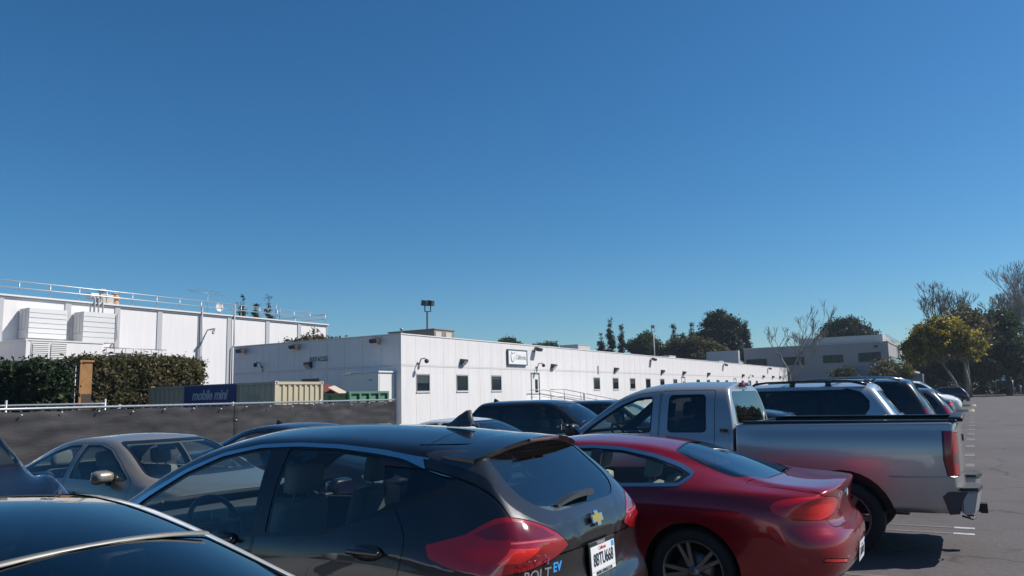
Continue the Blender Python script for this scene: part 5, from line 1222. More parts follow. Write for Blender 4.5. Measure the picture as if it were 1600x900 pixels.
def spec_coupe():
    P = paint('paint_crimson', (.30, .002, .011), .45, .24)
    S = dict(L=4.89, paint=P, zm=.62, rail=.05, smooth=3,
        W=[(0, .83), (.25, .905), (.8, .945), (2.4, .93), (4, .94), (4.6, .86), (4.89, .78)],
        zl=[(0, .30), (.5, .2), (4.4, .18), (4.89, .24)],
        zb=[(0, .89), (.3, .94), (.8, .975), (1.3, .985), (2.0, .965), (3.2, .93), (3.6, .90), (4.3, .80), (4.89, .62)],
        wb=[(0, .72), (.3, .82), (.8, .868), (1.3, .868), (2.2, .865), (3.3, .86), (4.2, .80), (4.89, .65)],
        zc=[(0, .955), (.3, .985), (.6, 1.015), (.9, 1.095), (1.25, 1.205), (1.7, 1.288), (2.2, 1.305), (2.6, 1.28), (3.0, 1.17), (3.4, .99), (3.6, .945), (4.3, .84), (4.89, .64)],
        yc=[(0, .68), (.4, .72), (.7, .64), (1.3, .55), (2.2, .56), (2.8, .62), (3.3, .72), (3.8, .72), (4.89, .55)],
        zr=[(0, 1.005), (.1, 1.018), (.3, 1.02), (.55, 1.035), (.75, 1.085), (1.0, 1.175), (1.35, 1.290), (1.8, 1.352), (2.2, 1.37), (2.6, 1.345), (3.0, 1.24), (3.4, 1.05), (3.6, .99), (4.2, .90), (4.89, .66)],
        tail=[(.2, .25), (.3, .11), (.42, .02), (.55, 0), (.655, .015), (.70, .075), (.76, .10), (.88, .095), (.96, .07), (1.0, .065), (1.05, .075)],
        nose=[(.2, .12), (.45, 0), (.6, .02), (.75, .15), (1., .4)],
        plan_r=(.07, .22), plan_n=(.18, .3), wheels=[(1.13, .345), (3.98, .345)], tw=.25, rim=M_RIMD, spokes=5, twin=True, rim_r=.70, arch=.045,
        cabin=dict(rows=[1.75, 2.55], z=.42, dash=3.3, dz=.92, w=.7, rv=(2.9, 1.2), m=M_SEATL, back=.56))
    dlo = rpoly([(3.25, .935, .02), (3.0, 1.11), (2.72, 1.225), (2.4, 1.285), (2.1, 1.298), (1.8, 1.281), (1.5, 1.228), (1.26, 1.155), (1.13, 1.098, .03), (1.135, 1.06, .03), (1.22, .995, .03), (1.8, .978), (2.6, .957)], .02)
    fw = rpoly([(3.1, .965, .02), (2.9, 1.115), (2.66, 1.215), (2.38, 1.258), (2.09, 1.262, .02), (2.02, .995, .02)], .02)
    rw = rpoly([(1.99, 1.262, .02), (1.78, 1.248), (1.52, 1.197), (1.32, 1.135), (1.20, 1.085, .03), (1.265, 1.022, .03), (1.93, 1.002, .02)], .02)
    S['regions'] = [
        dict(name='door', key='fd', proj='side', poly=rpoly([(1.98, .33, .05), (1.96, .97), (3.27, .93, .03), (3.32, .6), (3.2, .33, .06)], .03), m=P, sym=True, gap=.004),
        dict(name='window_chrome', proj='side', poly=dlo, m=mat('satin_chrome', (.55, .56, .58), .22, 1.), sym=True, push=-.003),
        dict(name='window_surround', proj='side', poly=inset(dlo, .026), m=M_TRIM, sym=True),
        win('window', fw, M_GLASS, parent='fd'), win('quarter_window', rw, M_GLASS),
        dict(name='windshield', proj='front', poly=rpoly([(-.57, 1.265, .1), (.57, 1.265, .1), (.75, .98, .08), (-.75, .98, .08)], .05), m=M_GLASS, sym=False, push=.004, see=True, ring=.03, ring_m=M_TRIM),
        dict(name='rear_window', proj='top', poly=rpoly([(1.36, -.50, .08), (1.40, 0), (1.36, .50, .08), (.80, .655, .10), (.60, .46, .10), (.565, 0), (.60, -.46, .10), (.80, -.655, .10)], .05), m=glass('rear_glass', (.55, .63, .62), f0=.10), sym=False, see=True, push=.004, ring=.018, ring_m=M_TRIM, lim=lambda c: c.x < 1.8),
        dict(name='trunk_lid', proj='top', poly=rpoly([(.57, -.0), (.61, -.50, .06), (.75, -.71, .05), (.30, -.735, .03), (-.05, -.70), (-.05, .70), (.30, .735, .03), (.75, .71, .05), (.61, .50, .06)], .03), m=P, sym=False, gap=.007, lim=lambda c: c.x < .74 and c.z > .9),
        dict(name='trunk_face', proj='rear', poly=rpoly([(-.73, 1.05), (.73, 1.05), (.70, .90), (.60, .70, .05), (.30, .685), (-.30, .685), (-.60, .70, .05), (-.70, .90)], .02), m=P, sym=False, gap=.007, lim=lambda c: c.x < .24),
        dict(name='tail_lamp', proj='rear', poly=[rpoly([(s*.36, .835, .02), (s*.34, .885, .015), (s*.5, .925, .04), (s*.72, .945, .05), (s*.96, .945), (s*.96, .80), (s*.72, .765, .05), (s*.5, .79, .03)], .02) for s in (1, -1)], m=mat('lamp_scarlet', (.72, .008, .016), .12, coat=1.), sym=True, gap=.004,
             more=[('side', rpoly([(-.02, .945), (.25, .945, .04), (.44, .925, .05), (.52, .875, .03), (.46, .815, .05), (.3, .79), (.15, .77), (-.02, .77)], .02))]),
        dict(name='lamp_insert', proj='rear', poly=[rpoly([(s*.50, .865), (s*.70, .885), (s*.88, .88), (s*.88, .835), (s*.70, .815), (s*.52, .83)], .02) for s in (1, -1)], m=M_LREDB, sym=True, parent='tail_lamp'),
        dict(name='bumper_reflector', proj='rear', poly=[rpoly([(s*.52, .475), (s*.80, .515), (s*.82, .485), (s*.54, .445)], .006) for s in (1, -1)], m=M_LREDB, sym=True, gap=.006),
        dict(name='bumper_valance', proj='rear', poly=rpoly([(-.62, .36), (.62, .36), (.68, .2), (-.68, .2)], .03), m=M_BLACK, sym=False),
        dict(name='headlight', proj='front', poly=[rpoly([(s*.5, .66), (s*.88, .76), (s*.88, .66), (s*.6, .60)], .03) for s in (1, -1)], m=M_LCLR, sym=True),
    ]
    def extra(root, ox, S):
        bm = bmesh.new(); lathe(bm, [(.001, .006), (.030, .007), (.041, .004), (.042, 0)], 'z', seg=28)
        e = put_text('emblem', bm_to(bm, 'emblem'), M_INK, root, (.088+ox, 0, .905), lean=.0)
        bm = bmesh.new(); lathe(bm, [(.028, .0072), (.030, .009), (.040, .009), (.043, .0)], 'z', seg=28); obj('emblem_ring', bm, M_CHROME, e, True)
        bm = bmesh.new()
        for a0 in (0, PI):
            c = bm.verts.new((0, 0, .0085)); prev = None
            for k in range(7):
                t = a0+PI/2*k/6; v = bm.verts.new((.027*math.cos(t), .027*math.sin(t), .0085))
                if prev: bm.faces.new((c, prev, v))
                prev = v
        obj('emblem_quarter', bm, M_PLATE, e)
        # thin sculpted edge along the waist and a short rod aerial at the window base
        bm = bmesh.new(); tube(bm, [(.61+ox, -.12, 1.045), (.55+ox, -.12, 1.075)], .008, 6); obj('aerial', bm, M_BLACK, root)
    S['extras'] = [extra, handle(2.28, .80, .925), mirrors(2.98, .98, .86), plate(.012, .455, '7JTZ041', lean=-.1)]
    return S

def spec_fastback():
    P = paint('paint_white', (.78, .78, .77), 0., .35)
    S = dict(L=4.69, paint=P, zm=.66, rail=.05,
        W=[(0, .80), (.3, .88), (.9, .92), (2.4, .915), (3.9, .92), (4.45, .84), (4.69, .74)],
        zl=[(0, .30), (.5, .2), (4.2, .18), (4.69, .24)],
        zb=[(0, .97), (.3, 1.0), (.8, 1.02), (1.5, 1.0), (2.4, .96), (3.3, .92), (3.7, .88), (4.3, .76), (4.69, .62)],
        wb=[(0, .70), (.3, .80), (.8, .855), (2.2, .855), (3.3, .84), (4.2, .78), (4.69, .62)],
        zc=[(0, 1.03), (.35, 1.06), (.7, 1.075), (1.1, 1.065), (1.4, 1.10), (1.65, 1.165), (1.9, 1.235), (2.18, 1.306), (2.46, 1.360), (2.73, 1.383), (3.0, 1.345), (3.3, 1.23), (3.6, 1.06), (3.8, .96), (4.3, .82), (4.69, .64)],
        yc=[(0, .66), (.5, .68), (1.0, .63), (1.6, .575), (2.2, .565), (2.7, .575), (3.2, .65), (3.7, .74), (4.1, .70), (4.69, .52)],
        zr=[(0, 1.075), (.2, 1.095), (.5, 1.10), (.9, 1.125), (1.3, 1.205), (1.7, 1.305), (2.1, 1.39), (2.5, 1.436), (2.8, 1.443), (3.1, 1.40), (3.4, 1.27), (3.7, 1.10), (3.9, 1.0), (4.3, .86), (4.69, .66)],
        tail=[(.2, .2), (.35, .06), (.5, 0), (.7, .03), (.9, .07), (1.02, .06), (1.1, .05)],
        nose=[(.2, .12), (.45, 0), (.6, .02), (.75, .15), (1., .4)],
        plan_r=(.08, .2), plan_n=(.18, .3), wheels=[(.95, .335), (3.83, .335)], tw=.235, spokes=7,
        cabin=dict(rows=[1.45, 2.35], z=.42, dash=3.3, dz=.93, w=.7, rv=(2.95, 1.28), m=M_SEATD, back=.58))
    dlo = rpoly([(3.65, .95), (3.3, 1.15), (3.0, 1.265), (2.7, 1.30), (2.4, 1.285), (2.1, 1.235), (1.7, 1.135), (1.35, 1.065), (1.3, 1.04), (2.2, .985)], .03)
    S['regions'] = [
        dict(name='door', key='fd', proj='side', poly=rpoly([(2.36, .33), (2.36, .965), (3.52, .93), (3.5, .5), (3.35, .33)], .04), m=P, sym=True, gap=.004),
        dict(name='door', key='rd', proj='side', poly=rpoly([(2.35, .33), (2.35, .965), (1.35, 1.02), (1.25, .8), (1.5, .33)], .06), m=P, sym=True, gap=.004),
        dict(name='window_surround', proj='side', poly=dlo, m=M_TRIM, sym=True),
        win('window', rpoly([(3.5, .98), (3.2, 1.165), (2.95, 1.245), (2.7, 1.275), (2.42, 1.265), (2.42, .99)], .02), M_GLASSB, parent='fd'),
        win('window', rpoly([(2.33, 1.25), (2.05, 1.20), (1.7, 1.115), (1.45, 1.06), (1.43, 1.045), (2.33, 1.0)], .02), M_PRIV, parent='rd'),
        dict(name='windshield', proj='front', poly=rpoly([(-.58, 1.335, .1), (.58, 1.335, .1), (.76, .98, .08), (-.76, .98, .08)], .05), m=M_GLASS, sym=False, see=True, push=.004, ring=.03, ring_m=M_TRIM),
        dict(name='roof_trim', proj='top', poly=rpoly([(3.10, -.455), (3.14, 0), (3.10, .455), (2.2, .438), (1.5, .452), (.93, .50, .10), (.72, .40, .10), (.66, 0), (.72, -.40, .10), (.93, -.50, .10), (1.5, -.452), (2.2, -.438)], .05), m=M_TRIM, sym=False),
        dict(name='glass_roof', proj='top', poly=rpoly([(3.08, -.445), (3.11, 0), (3.08, .445), (2.36, .430), (1.988, .425, .03), (1.948, .25), (1.933, 0), (1.948, -.25), (1.988, -.425, .03), (2.36, -.430)], .02), m=M_PRIV, sym=False, see=True, push=.003),
        dict(name='rear_window', proj='top', poly=rpoly([(1.955, .428, .02), (1.5, .440), (.96, .485, .10), (.76, .38, .10), (.70, 0), (.76, -.38, .10), (.96, -.485, .10), (1.5, -.440), (1.955, -.428, .02), (1.915, -.25), (1.90, 0), (1.915, .25)], .02), m=M_PRIV, sym=False, see=True, push=.003),
        dict(name='trunk_lid', proj='top', poly=rpoly([(.66, 0), (.72, -.5), (.66, -.66), (.3, -.70), (-.05, -.68), (-.05, .68), (.3, .70), (.66, .66), (.72, .5)], .04), m=P, sym=False, gap=.004, lim=lambda c: c.x < .72 and c.z > .9),
        dict(name='tail_lamp', proj='rear', poly=[rpoly([(s*.45, .90), (s*.9, .98), (s*.9, .86), (s*.5, .82)], .02) for s in (1, -1)], m=M_LRED, sym=True, gap=.004),
        dict(name='headlight', proj='front', poly=[rpoly([(s*.5, .66), (s*.88, .76), (s*.88, .66), (s*.6, .60)], .03) for s in (1, -1)], m=M_LCLR, sym=True),
    ]
    def extra(root, ox, S):
        # bright bar between the two roof panes
        zbar = float(smoothed(S['zr'])(1.915))+.002
        bm = bmesh.new(); rows = []
        for k in range(25):
            y = -.432+.036*k; t = abs(y/.52); z = zbar-.052*t**2.2
            rows.append([bm.verts.new((1.915+.055*t*t+ox+d, y, z+dz+d*.22)) for d, dz in ((-.010, -.008), (-.008, 0), (.008, 0), (.010, -.008))])
        for i in range(24):
            for j in range(3): bm.faces.new((rows[i][j], rows[i+1][j], rows[i+1][j+1], rows[i][j+1]))
        bmesh.ops.recalc_face_normals(bm, faces=bm.faces[:]); obj('roof_bar', bm, mat('roof_bar', (.17, .165, .15), .45, .3), root, True)
    S['extras'] = [extra, mirrors(3.2, 1.02, .84), handle(2.5, .86, .905), handle(1.5, .89, .905)]
    return S

def spec_sedan(L=4.75, W=.89, H=1.42, P=None, glass_m=None, seats=None, old=True, rim=None, res=.8, windows=True, deck=1.0, tail_m=None):
    k = L/4.75; h = H/1.42
    z = lambda t: [(a*k, b*h) for a, b in t]
    x = lambda t: [(a*k, b*W/.89) for a, b in t]
    S = dict(L=L, paint=P, zm=.62, res=res, rail=.055,
        W=x([(0, .80), (.25, .86), (.8, .885), (2.4, .89), (3.9, .88), (4.45, .82), (4.75, .72)]),
        zl=[(0, .30), (.5, .21), (L-.4, .2), (L, .26)],
        zb=z([(0, .88), (.3, .93), (.8, .945), (1.6, .94), (2.4, .93), (3.3, .905), (3.7, .87), (4.3, .76), (4.75, .62)]),
        wb=x([(0, .72), (.3, .80), (.8, .835), (2.4, .835), (3.3, .82), (4.2, .76), (4.75, .60)]),
        zc=z([(0, .925), (.3, .955), (.7, .985), (.95, 1.06), (1.25, 1.20), (1.6, 1.315), (2.0, 1.362), (2.5, 1.355), (2.8, 1.29), (3.15, 1.12), (3.4, .985), (3.6, .93), (4.2, .81), (4.75, .64)]),
        yc=x([(0, .68), (.5, .70), (.9, .66), (1.4, .585), (2.0, .57), (2.6, .60), (3.0, .68), (3.4, .74), (3.8, .70), (4.75, .52)]),
        zr=z([(0, .965), (.3, .99), (.7, 1.015), (.9, 1.06), (1.2, 1.20), (1.55, 1.345), (1.9, 1.408), (2.3, 1.42), (2.65, 1.39), (3.0, 1.255), (3.3, 1.09), (3.5, .995), (3.7, .955), (4.3, .84), (4.75, .66)]),
        tail=[(.2, .2), (.35, .05), (.5, 0), (.65, .03), (.75, .07), (.9, .075), (1.0, .06)],
        nose=[(.2, .1), (.4, 0), (.6, .03), (.75, .15), (1., .4)],
        plan_r=(.07, .15), plan_n=(.14, .26), wheels=[(.98*k, .31), (3.72*k, .31)], tw=.205, rim=rim or M_RIM, spokes=6,
        lining=windows, lining_m=mat('cabin_grey', (.10, .098, .092), .9) if old else M_LINING)
    if windows: S['cabin'] = dict(rows=[1.35*k, 2.3*k], z=.42*h, dash=3.2*k, dz=.90*h, w=.66*W/.89, rv=(2.75*k, 1.25*h), m=seats or M_SEATD, back=.58)
    g = glass_m or M_GLASS
    pz = lambda t: [((a*k, b*h)+tuple(c)) for a, b, *c in t]
    fw = rpoly(pz([(2.18, .945), (2.15, 1.315), (2.42, 1.315), (2.68, 1.26), (2.95, 1.13), (3.22, .965), (3.15, .935)]), .03)
    rw = rpoly(pz([(2.08, .945), (2.06, 1.315), (1.82, 1.305), (1.55, 1.235), (1.28, 1.11), (1.12, 1.0), (1.14, .955)]), .03)
    S['regions'] = [
        dict(name='door', key='fd', proj='side', poly=rpoly(pz([(2.13, .32), (2.11, 1.335), (2.45, 1.33), (2.72, 1.27), (3.0, 1.13), (3.30, .94), (3.3, .5), (3.2, .32)]), .04), m=P, sym=True, gap=.005),
        dict(name='door', key='rd', proj='side', poly=rpoly(pz([(2.12, .32), (2.10, 1.335), (1.8, 1.325), (1.5, 1.25), (1.25, 1.12), (1.06, .98), (1.10, .75), (1.4, .5), (1.45, .32)]), .05), m=P, sym=True, gap=.005),
        win('window', fw, g, parent='fd', ring=.018, ring_m=M_TRIM), win('window', rw, g, parent='rd', ring=.018, ring_m=M_TRIM),
        dict(name='windshield', proj='front', poly=rpoly([(-.57*W/.89, 1.35*h, .08), (.57*W/.89, 1.35*h, .08), (.72*W/.89, .965*h, .08), (-.72*W/.89, .965*h, .08)], .05), m=M_GLASS if windows else g, sym=False, see=True, push=.004, ring=.025, ring_m=M_TRIM),
        dict(name='rear_window', proj='rear', poly=rpoly([(-.53*W/.89, 1.345*h, .08), (.53*W/.89, 1.345*h, .08), (.64*W/.89, 1.035*h, .08), (-.64*W/.89, 1.035*h, .08)], .05), m=M_GLASSB if windows else g, sym=False, see=True, push=.004, ring=.02, ring_m=M_TRIM, lim=lambda c: c.x > .6*k),
        dict(name='tail_lamp', proj='rear', poly=[rpoly([(s*.42, .90*h), (s*.9, .90*h), (s*.9, .72*h), (s*.46, .72*h)], .03) for s in (1, -1)], m=tail_m or M_LRED, sym=True, gap=.004),
        dict(name='headlight', proj='front', poly=[rpoly([(s*.42, .72*h), (s*.8, .76*h), (s*.8, .62*h), (s*.45, .60*h)], .03) for s in (1, -1)], m=M_LCLR, sym=True),
        dict(name='grille', proj='front', poly=rpoly([(-.38, .70*h), (.38, .70*h), (.34, .56*h), (-.34, .56*h)], .03), m=M_BLACK, sym=False),
    ]
    S['extras'] = [mirrors(2.92*k, .985*h, .80*W/.89), handle(2.28*k, .80*h, .885*W/.89), handle(1.28*k, .81*h, .885*W/.89)]
    return S

def spec_suv(L=4.9, W=.96, H=1.8, P=None, glass_m=None, lean=.28, res=.8, rails=True, clad=None, lowz=1.05, tail_m=None, rail_m=None, rim=None, side=None, rear_glass=None, wheels=None, nose_h=1.0, windows=True, lamp_z=None):
    h = H/1.8; k = L/4.9; lz = lamp_z or (.76*h, lowz)
    z = lambda t: [(a*k, b*h) for a, b in t]
    x = lambda t: [(a*k, b*W/.96) for a, b in t]
    b0 = lowz/h
    S = dict(L=L, paint=P, zm=.85*h, res=res, rail=.06, cladding=clad,
        W=x([(0, .86), (.25, .93), (.8, .955), (2.4, .96), (4.1, .955), (4.6, .88), (4.9, .78)]),
        zl=[(0, .38), (.5, .30), (L-.4, .28), (L, .36)],
        zb=z([(0, b0+.02), (.3, b0+.02), (1.0, b0), (2.4, b0-.02), (3.5, b0-.05), (3.9, b0-.09), (4.5, b0-.2), (4.9, .74)]),
        wb=x([(0, .78), (.3, .86), (.8, .90), (2.4, .90), (3.5, .88), (4.3, .82), (4.9, .68)]),
        zc=z([(0, 1.60), (.3, 1.655), (.6, 1.685), (1.2, 1.712), (2.2, 1.72), (2.7, 1.69), (3.0, 1.60), (3.3, 1.40), (3.6, 1.17), (3.8, b0+.02), (4.4, b0-.12), (4.9, .78)]),
        yc=x([(0, .62), (.4, .65), (1.0, .675), (2.5, .68), (3.0, .71), (3.6, .80), (4.1, .76), (4.9, .58)]),
        zr=z([(0, 1.68), (.3, 1.735), (.6, 1.765), (1.2, 1.795), (2.2, 1.80), (2.6, 1.785), (2.95, 1.70), (3.3, 1.48), (3.65, 1.22), (3.9, 1.10), (4.4, .98), (4.9, .80)]),
        tail=[(.25, .15), (.4, .03), (.55, 0), (.75, .05), (1.0*h, .08), (1.15*h, .09+lean*.12), (1.45*h, .09+lean*.62), (1.65*h, .09+lean), (1.8*h, .12+lean*1.1)],
        nose=[(.25, .1), (.5, 0), (.8, .04), (.95, .15), (1.2, .5)],
        plan_r=(.05, .13), plan_n=(.12, .22), wheels=wheels or [(1.0*k, .365), (3.9*k, .365)], tw=.245, rim=rim or M_RIM, spokes=5, lining=windows)
    if windows: S['cabin'] = dict(rows=[1.6*k, 2.5*k], z=.62*h, dash=3.45*k, dz=1.08*h, w=.72, rv=(2.95*k, 1.6*h), m=M_SEATD, back=.62)
    g = glass_m or M_PRIV
    pz = lambda t: [((a*k, b*h)+tuple(c)) for a, b, *c in t]
    fw = rpoly(pz([(2.42, b0+.015), (2.42, 1.655), (2.62, 1.645), (2.85, 1.575), (3.15, 1.40), (3.5, b0+.03), (3.4, b0)]), .04)
    rw = rpoly(pz([(2.32, b0+.02), (2.32, 1.655), (1.52, 1.65), (1.42, 1.5), (1.38, b0+.04)]), .04)
    surround = rpoly(pz([(3.5, b0-.005), (3.15, 1.41), (2.85, 1.59), (2.62, 1.665), (1.0, 1.665)]) + [(q[0]-.0, q[1]) for q in ((.95*k, 1.69*h), (.72*k, 1.62*h), (.58*k, 1.45*h), (.66*k, (b0+.06)*h))] + pz([(1.0, b0+.02), (2.4, b0-.005)]), .03)
    qw = rpoly(pz([(1.32, b0+.05), (1.42, 1.645), (.78, 1.62), (.56, 1.52), (.44, 1.30), (.52, b0+.12), (.8, b0+.07)]), .10)
    S['regions'] = [
        dict(name='door', key='fd', proj='side', poly=rpoly(pz([(2.37, .40), (2.37, 1.68), (2.65, 1.67), (2.9, 1.59), (3.2, 1.41), (3.6, b0-.02), (3.55, .6), (3.4, .40)]), .05), m=P, sym=True, gap=.005),
        dict(name='door', key='rd', proj='side', poly=rpoly(pz([(2.36, .40), (2.36, 1.68), (1.50, 1.68), (1.36, 1.5), (1.32, .85), (1.55, .6), (1.6, .40)]), .05), m=P, sym=True, gap=.005),
        dict(name='window_surround', proj='side', poly=surround, m=M_TRIM, sym=True),
        win('window', fw, M_GLASSB if windows else g, parent='fd', ring=.018, ring_m=M_TRIM), win('window', rw, g, parent='rd', ring=.018, ring_m=M_TRIM), win('quarter_window', side or qw, g, ring=.018, ring_m=M_TRIM),
        dict(name='windshield', proj='front', poly=rpoly([(-.64*W/.96, 1.70*h, .08), (.64*W/.96, 1.70*h, .08), (.80*W/.96, (b0+.07)*h, .08), (-.80*W/.96, (b0+.07)*h, .08)], .05), m=M_GLASS, sym=False, see=True, push=.004, ring=.025, ring_m=M_TRIM),
        dict(name='rear_window', proj='rear', poly=rpoly([(-.60*W/.96, 1.63*h, .08), (.60*W/.96, 1.63*h, .08), (.70*W/.96, (b0+.06)*h, .08), (-.70*W/.96, (b0+.06)*h, .08)], .06), m=rear_glass or g, sym=False, see=True, push=.004, ring=.02, ring_m=M_TRIM, lim=lambda c: c.x < 1.0),
        dict(name='tail_lamp', proj='rear', poly=[rpoly([(s*.68*W/.96, lz[1]), (s*1.02, lz[1]), (s*1.02, lz[0]), (s*.70*W/.96, lz[0])], .03) for s in (1, -1)], m=tail_m or M_LRED, sym=True, gap=.004),
        dict(name='headlight', proj='front', poly=[rpoly([(s*.48, .90*h), (s*.88, .93*h), (s*.88, .76*h), (s*.5, .74*h)], .03) for s in (1, -1)], m=M_LCLR, sym=True),
        dict(name='grille', proj='front', poly=rpoly([(-.42, .92*h), (.42, .92*h), (.38, .66*h), (-.38, .66*h)], .03), m=M_BLACK, sym=False),
        dict(name='bumper_valance', proj='rear', poly=rpoly([(-.8, .58), (.8, .58), (.8, .35), (-.8, .35)], .03), m=clad or M_BLACK, sym=False),
    ]
    def rail(root, ox, S):
        for sd in (1, -1):
            bm = bmesh.new(); y = sd*.60*W/.96; zz = 1.785*h
            tube(bm, [((.75-.12)*k+ox, y, zz-.045), (.80*k+ox, y, zz+.005), (.95*k+ox, y, zz+.03), (1.4*k+ox, y, zz+.04), (2.3*k+ox, y, zz+.035), (2.5*k+ox, y, zz+.01), (2.58*k+ox, y, zz-.05)], [.03, .03, .022, .02, .02, .024, .03], 8)
            for xx in (1.25, 1.85): box(bm, xx*k+ox-.05, xx*k+ox+.05, y-.018, y+.018, zz-.05, zz+.03)
            obj('roof_rail', bm, rail_m or M_TRIM, root, True)
        for xx in (1.15, 1.95):
            bm = bmesh.new(); box(bm, xx*k+ox-.03, xx*k+ox+.03, -.60*W/.96, .60*W/.96, 1.785*h+.022, 1.785*h+.044, bevel=.008); obj('roof_crossbar', bm, rail_m or M_TRIM, root)
    S['extras'] = ([rail] if rails else [])+[mirrors(3.3*k, 1.12*h, .86*W/.96, w=.24, h=.18), handle(2.55*k, .93*h, .955*W/.96), handle(1.55*k, .95*h, .955*W/.96)]
    return S

def pickup(loc, heading, label):
    P = paint('paint_silver', (.42, .42, .41), .6, .30)
    root = empty('pickup_truck', loc, heading); tag(root, label, 'pickup truck')
    LT = 5.80
    cab = dict(L=3.50, ox=2.30-LT/2, paint=P, shell='cab', zm=.95, res=.85, rail=.07, smooth=2, sm=.08,
        W=[(0, .975), (1.0, .985), (2.2, .985), (3.0, .96), (3.3, .92), (3.5, .86)],
        zl=[(0, .44), (3.0, .42), (3.5, .48)],
        zb=[(0, 1.25), (1.0, 1.25), (1.9, 1.235), (2.3, 1.19), (2.9, 1.13), (3.5, .98)],
        wb=[(0, .925), (1.0, .93), (2.0, .92), (2.6, .88), (3.5, .78)],
        zc=[(0, 1.755), (.3, 1.775), (.8, 1.785), (1.2, 1.755), (1.5, 1.66), (1.8, 1.46), (2.05, 1.29), (2.2, 1.22), (2.9, 1.15), (3.5, 1.0)],
        yc=[(0, .70), (.5, .715), (1.2, .73), (1.7, .78), (2.1, .86), (2.6, .82), (3.5, .70)],
        zr=[(0, 1.835), (.3, 1.86), (.8, 1.872), (1.15, 1.85), (1.45, 1.76), (1.8, 1.53), (2.1, 1.33), (2.3, 1.25), (2.9, 1.19), (3.5, 1.02)],
        tail=[(.4, .02), (1.2, .0), (1.35, .015), (1.6, .065), (1.78, .11), (1.9, .14)], nose=[(.4, .08), (.6, 0), (.9, .02), (1.05, .08), (1.2, .2)],
        edge_r=.035, edge_smooth=4, plan_r=(.0, .03), plan_n=(.08, .16), wheels=[(2.62, .385)], tw=.26, spokes=6, rim=M_RIM,
        cabin=dict(rows=[.52, 1.12], z=.80, dash=2.0, dz=1.22, w=.75, rv=(1.5, 1.68), m=M_SEATD, back=.60, y=.40))
    cab['regions'] = [
        dict(name='door', key='fd', proj='side', poly=rpoly([(.93, .50), (.93, 1.765), (1.22, 1.735), (1.5, 1.635), (1.85, 1.41), (2.08, 1.22), (2.06, .7), (1.98, .50)], .05), m=P, sym=True, gap=.006),
        dict(name='door', key='rd', proj='side', poly=rpoly([(.92, .50), (.92, 1.765), (.26, 1.765), (.24, 1.2), (.26, .50)], .04), m=P, sym=True, gap=.006),
        win('window', rpoly([(1.02, 1.27), (1.02, 1.70), (1.22, 1.69), (1.45, 1.60), (1.75, 1.41), (1.96, 1.25), (1.90, 1.235)], .05), M_GLASS, parent='fd', ring=.016, ring_m=M_TRIM),
        win('window', rpoly([(.82, 1.27), (.82, 1.715), (.37, 1.715), (.34, 1.27)], .06), M_PRIV, parent='rd', ring=.016, ring_m=M_TRIM),
        dict(name='windshield', proj='front', poly=rpoly([(-.68, 1.765, .08), (.68, 1.765, .08), (.83, 1.265, .08), (-.83, 1.265, .08)], .05), m=M_GLASS, sym=False, see=True, push=.004, ring=.025, ring_m=M_TRIM),
        dict(name='rear_window', proj='rear', poly=rpoly([(-.66, 1.755, .10), (.66, 1.755, .10), (.78, 1.345, .06), (-.78, 1.345, .06)], .06), m=M_PRIV, sym=False, see=True, push=.002, ring=.014, ring_m=mat('window_seal', (.30, .30, .30), .4), lim=lambda c: c.x < .3),
        dict(name='headlight', proj='front', poly=[rpoly([(s*.5, .98), (s*.88, .98), (s*.88, .8), (s*.5, .8)], .03) for s in (1, -1)], m=M_LCLR, sym=True),
        dict(name='grille', proj='front', poly=rpoly([(-.46, 1.0), (.46, 1.0), (.42, .76), (-.42, .76)], .03), m=M_CHROME, sym=False),
    ]
    def cabx(rt, ox, S):
        bm = bmesh.new(); box(bm, -.02, .03, -.19, .19, -.024, .022, bevel=.012); o = obj('brake_lamp', bm, M_LRED, rt, True); o.location = (.085+ox, 0, 1.825)
        bm = bmesh.new(); box(bm, -.03, .03, -.05, .05, -.014, .014, bevel=.006); o = obj('cargo_lamp', bm, M_LCLR, rt, True); o.location = (.06+ox, 0, 1.822)
        bm = bmesh.new(); box(bm, -.05, .05, -.006, .008, -.016, .016, bevel=.006); o = obj('side_badge', bm, M_TRIM, rt, True); o.location = (.125+ox, .956, 1.30)
        o2 = obj('badge_text', text_mesh('Z71', .026, .001, sx=1.2, shear=.2, bold=.0008), M_CHROME, o); o2.rotation_euler = (PI/2, 0, PI); o2.location = (0, .010, 0)
    cab['extras'] = [cabx, mirrors(2.02, 1.30, .92, m=M_BLACK, w=.20, h=.17), handle(1.10, 1.10, .975, m=M_BLACK)]
    vehicle(cab, '', '', '', None, 0, root=root)
    bed = dict(L=2.235, edge_r=.04, edge_smooth=4, ox=.06-LT/2, paint=P, shell='bed', zm=.95, res=.8, rail=.04, smooth=2, sm=.05, lining=False,
        W=[(0, .985), (.3, 1.0), (1.9, 1.0), (2.2, .985)], zl=[(0, .46), (2.2, .44)],
        zb=[(0, 1.30), (2.2, 1.30)], wb=[(0, .948), (2.2, .948)], zc=[(0, 1.37), (2.2, 1.355)], yc=[(0, .93), (2.2, .93)], zr=[(0, 1.385), (2.2, 1.37)],
        tail=[(.4, .05), (.6, .01), (.8, 0), (1.3, 0), (1.45, .02)], nose=[(.4, .0), (1.5, 0.)], plan_r=(.02, .07), plan_n=(.0, .0), shoulder=.012,
        wheels=[(1.14, .385)], tw=.26, spokes=6, rim=M_RIMD, arch=.115)
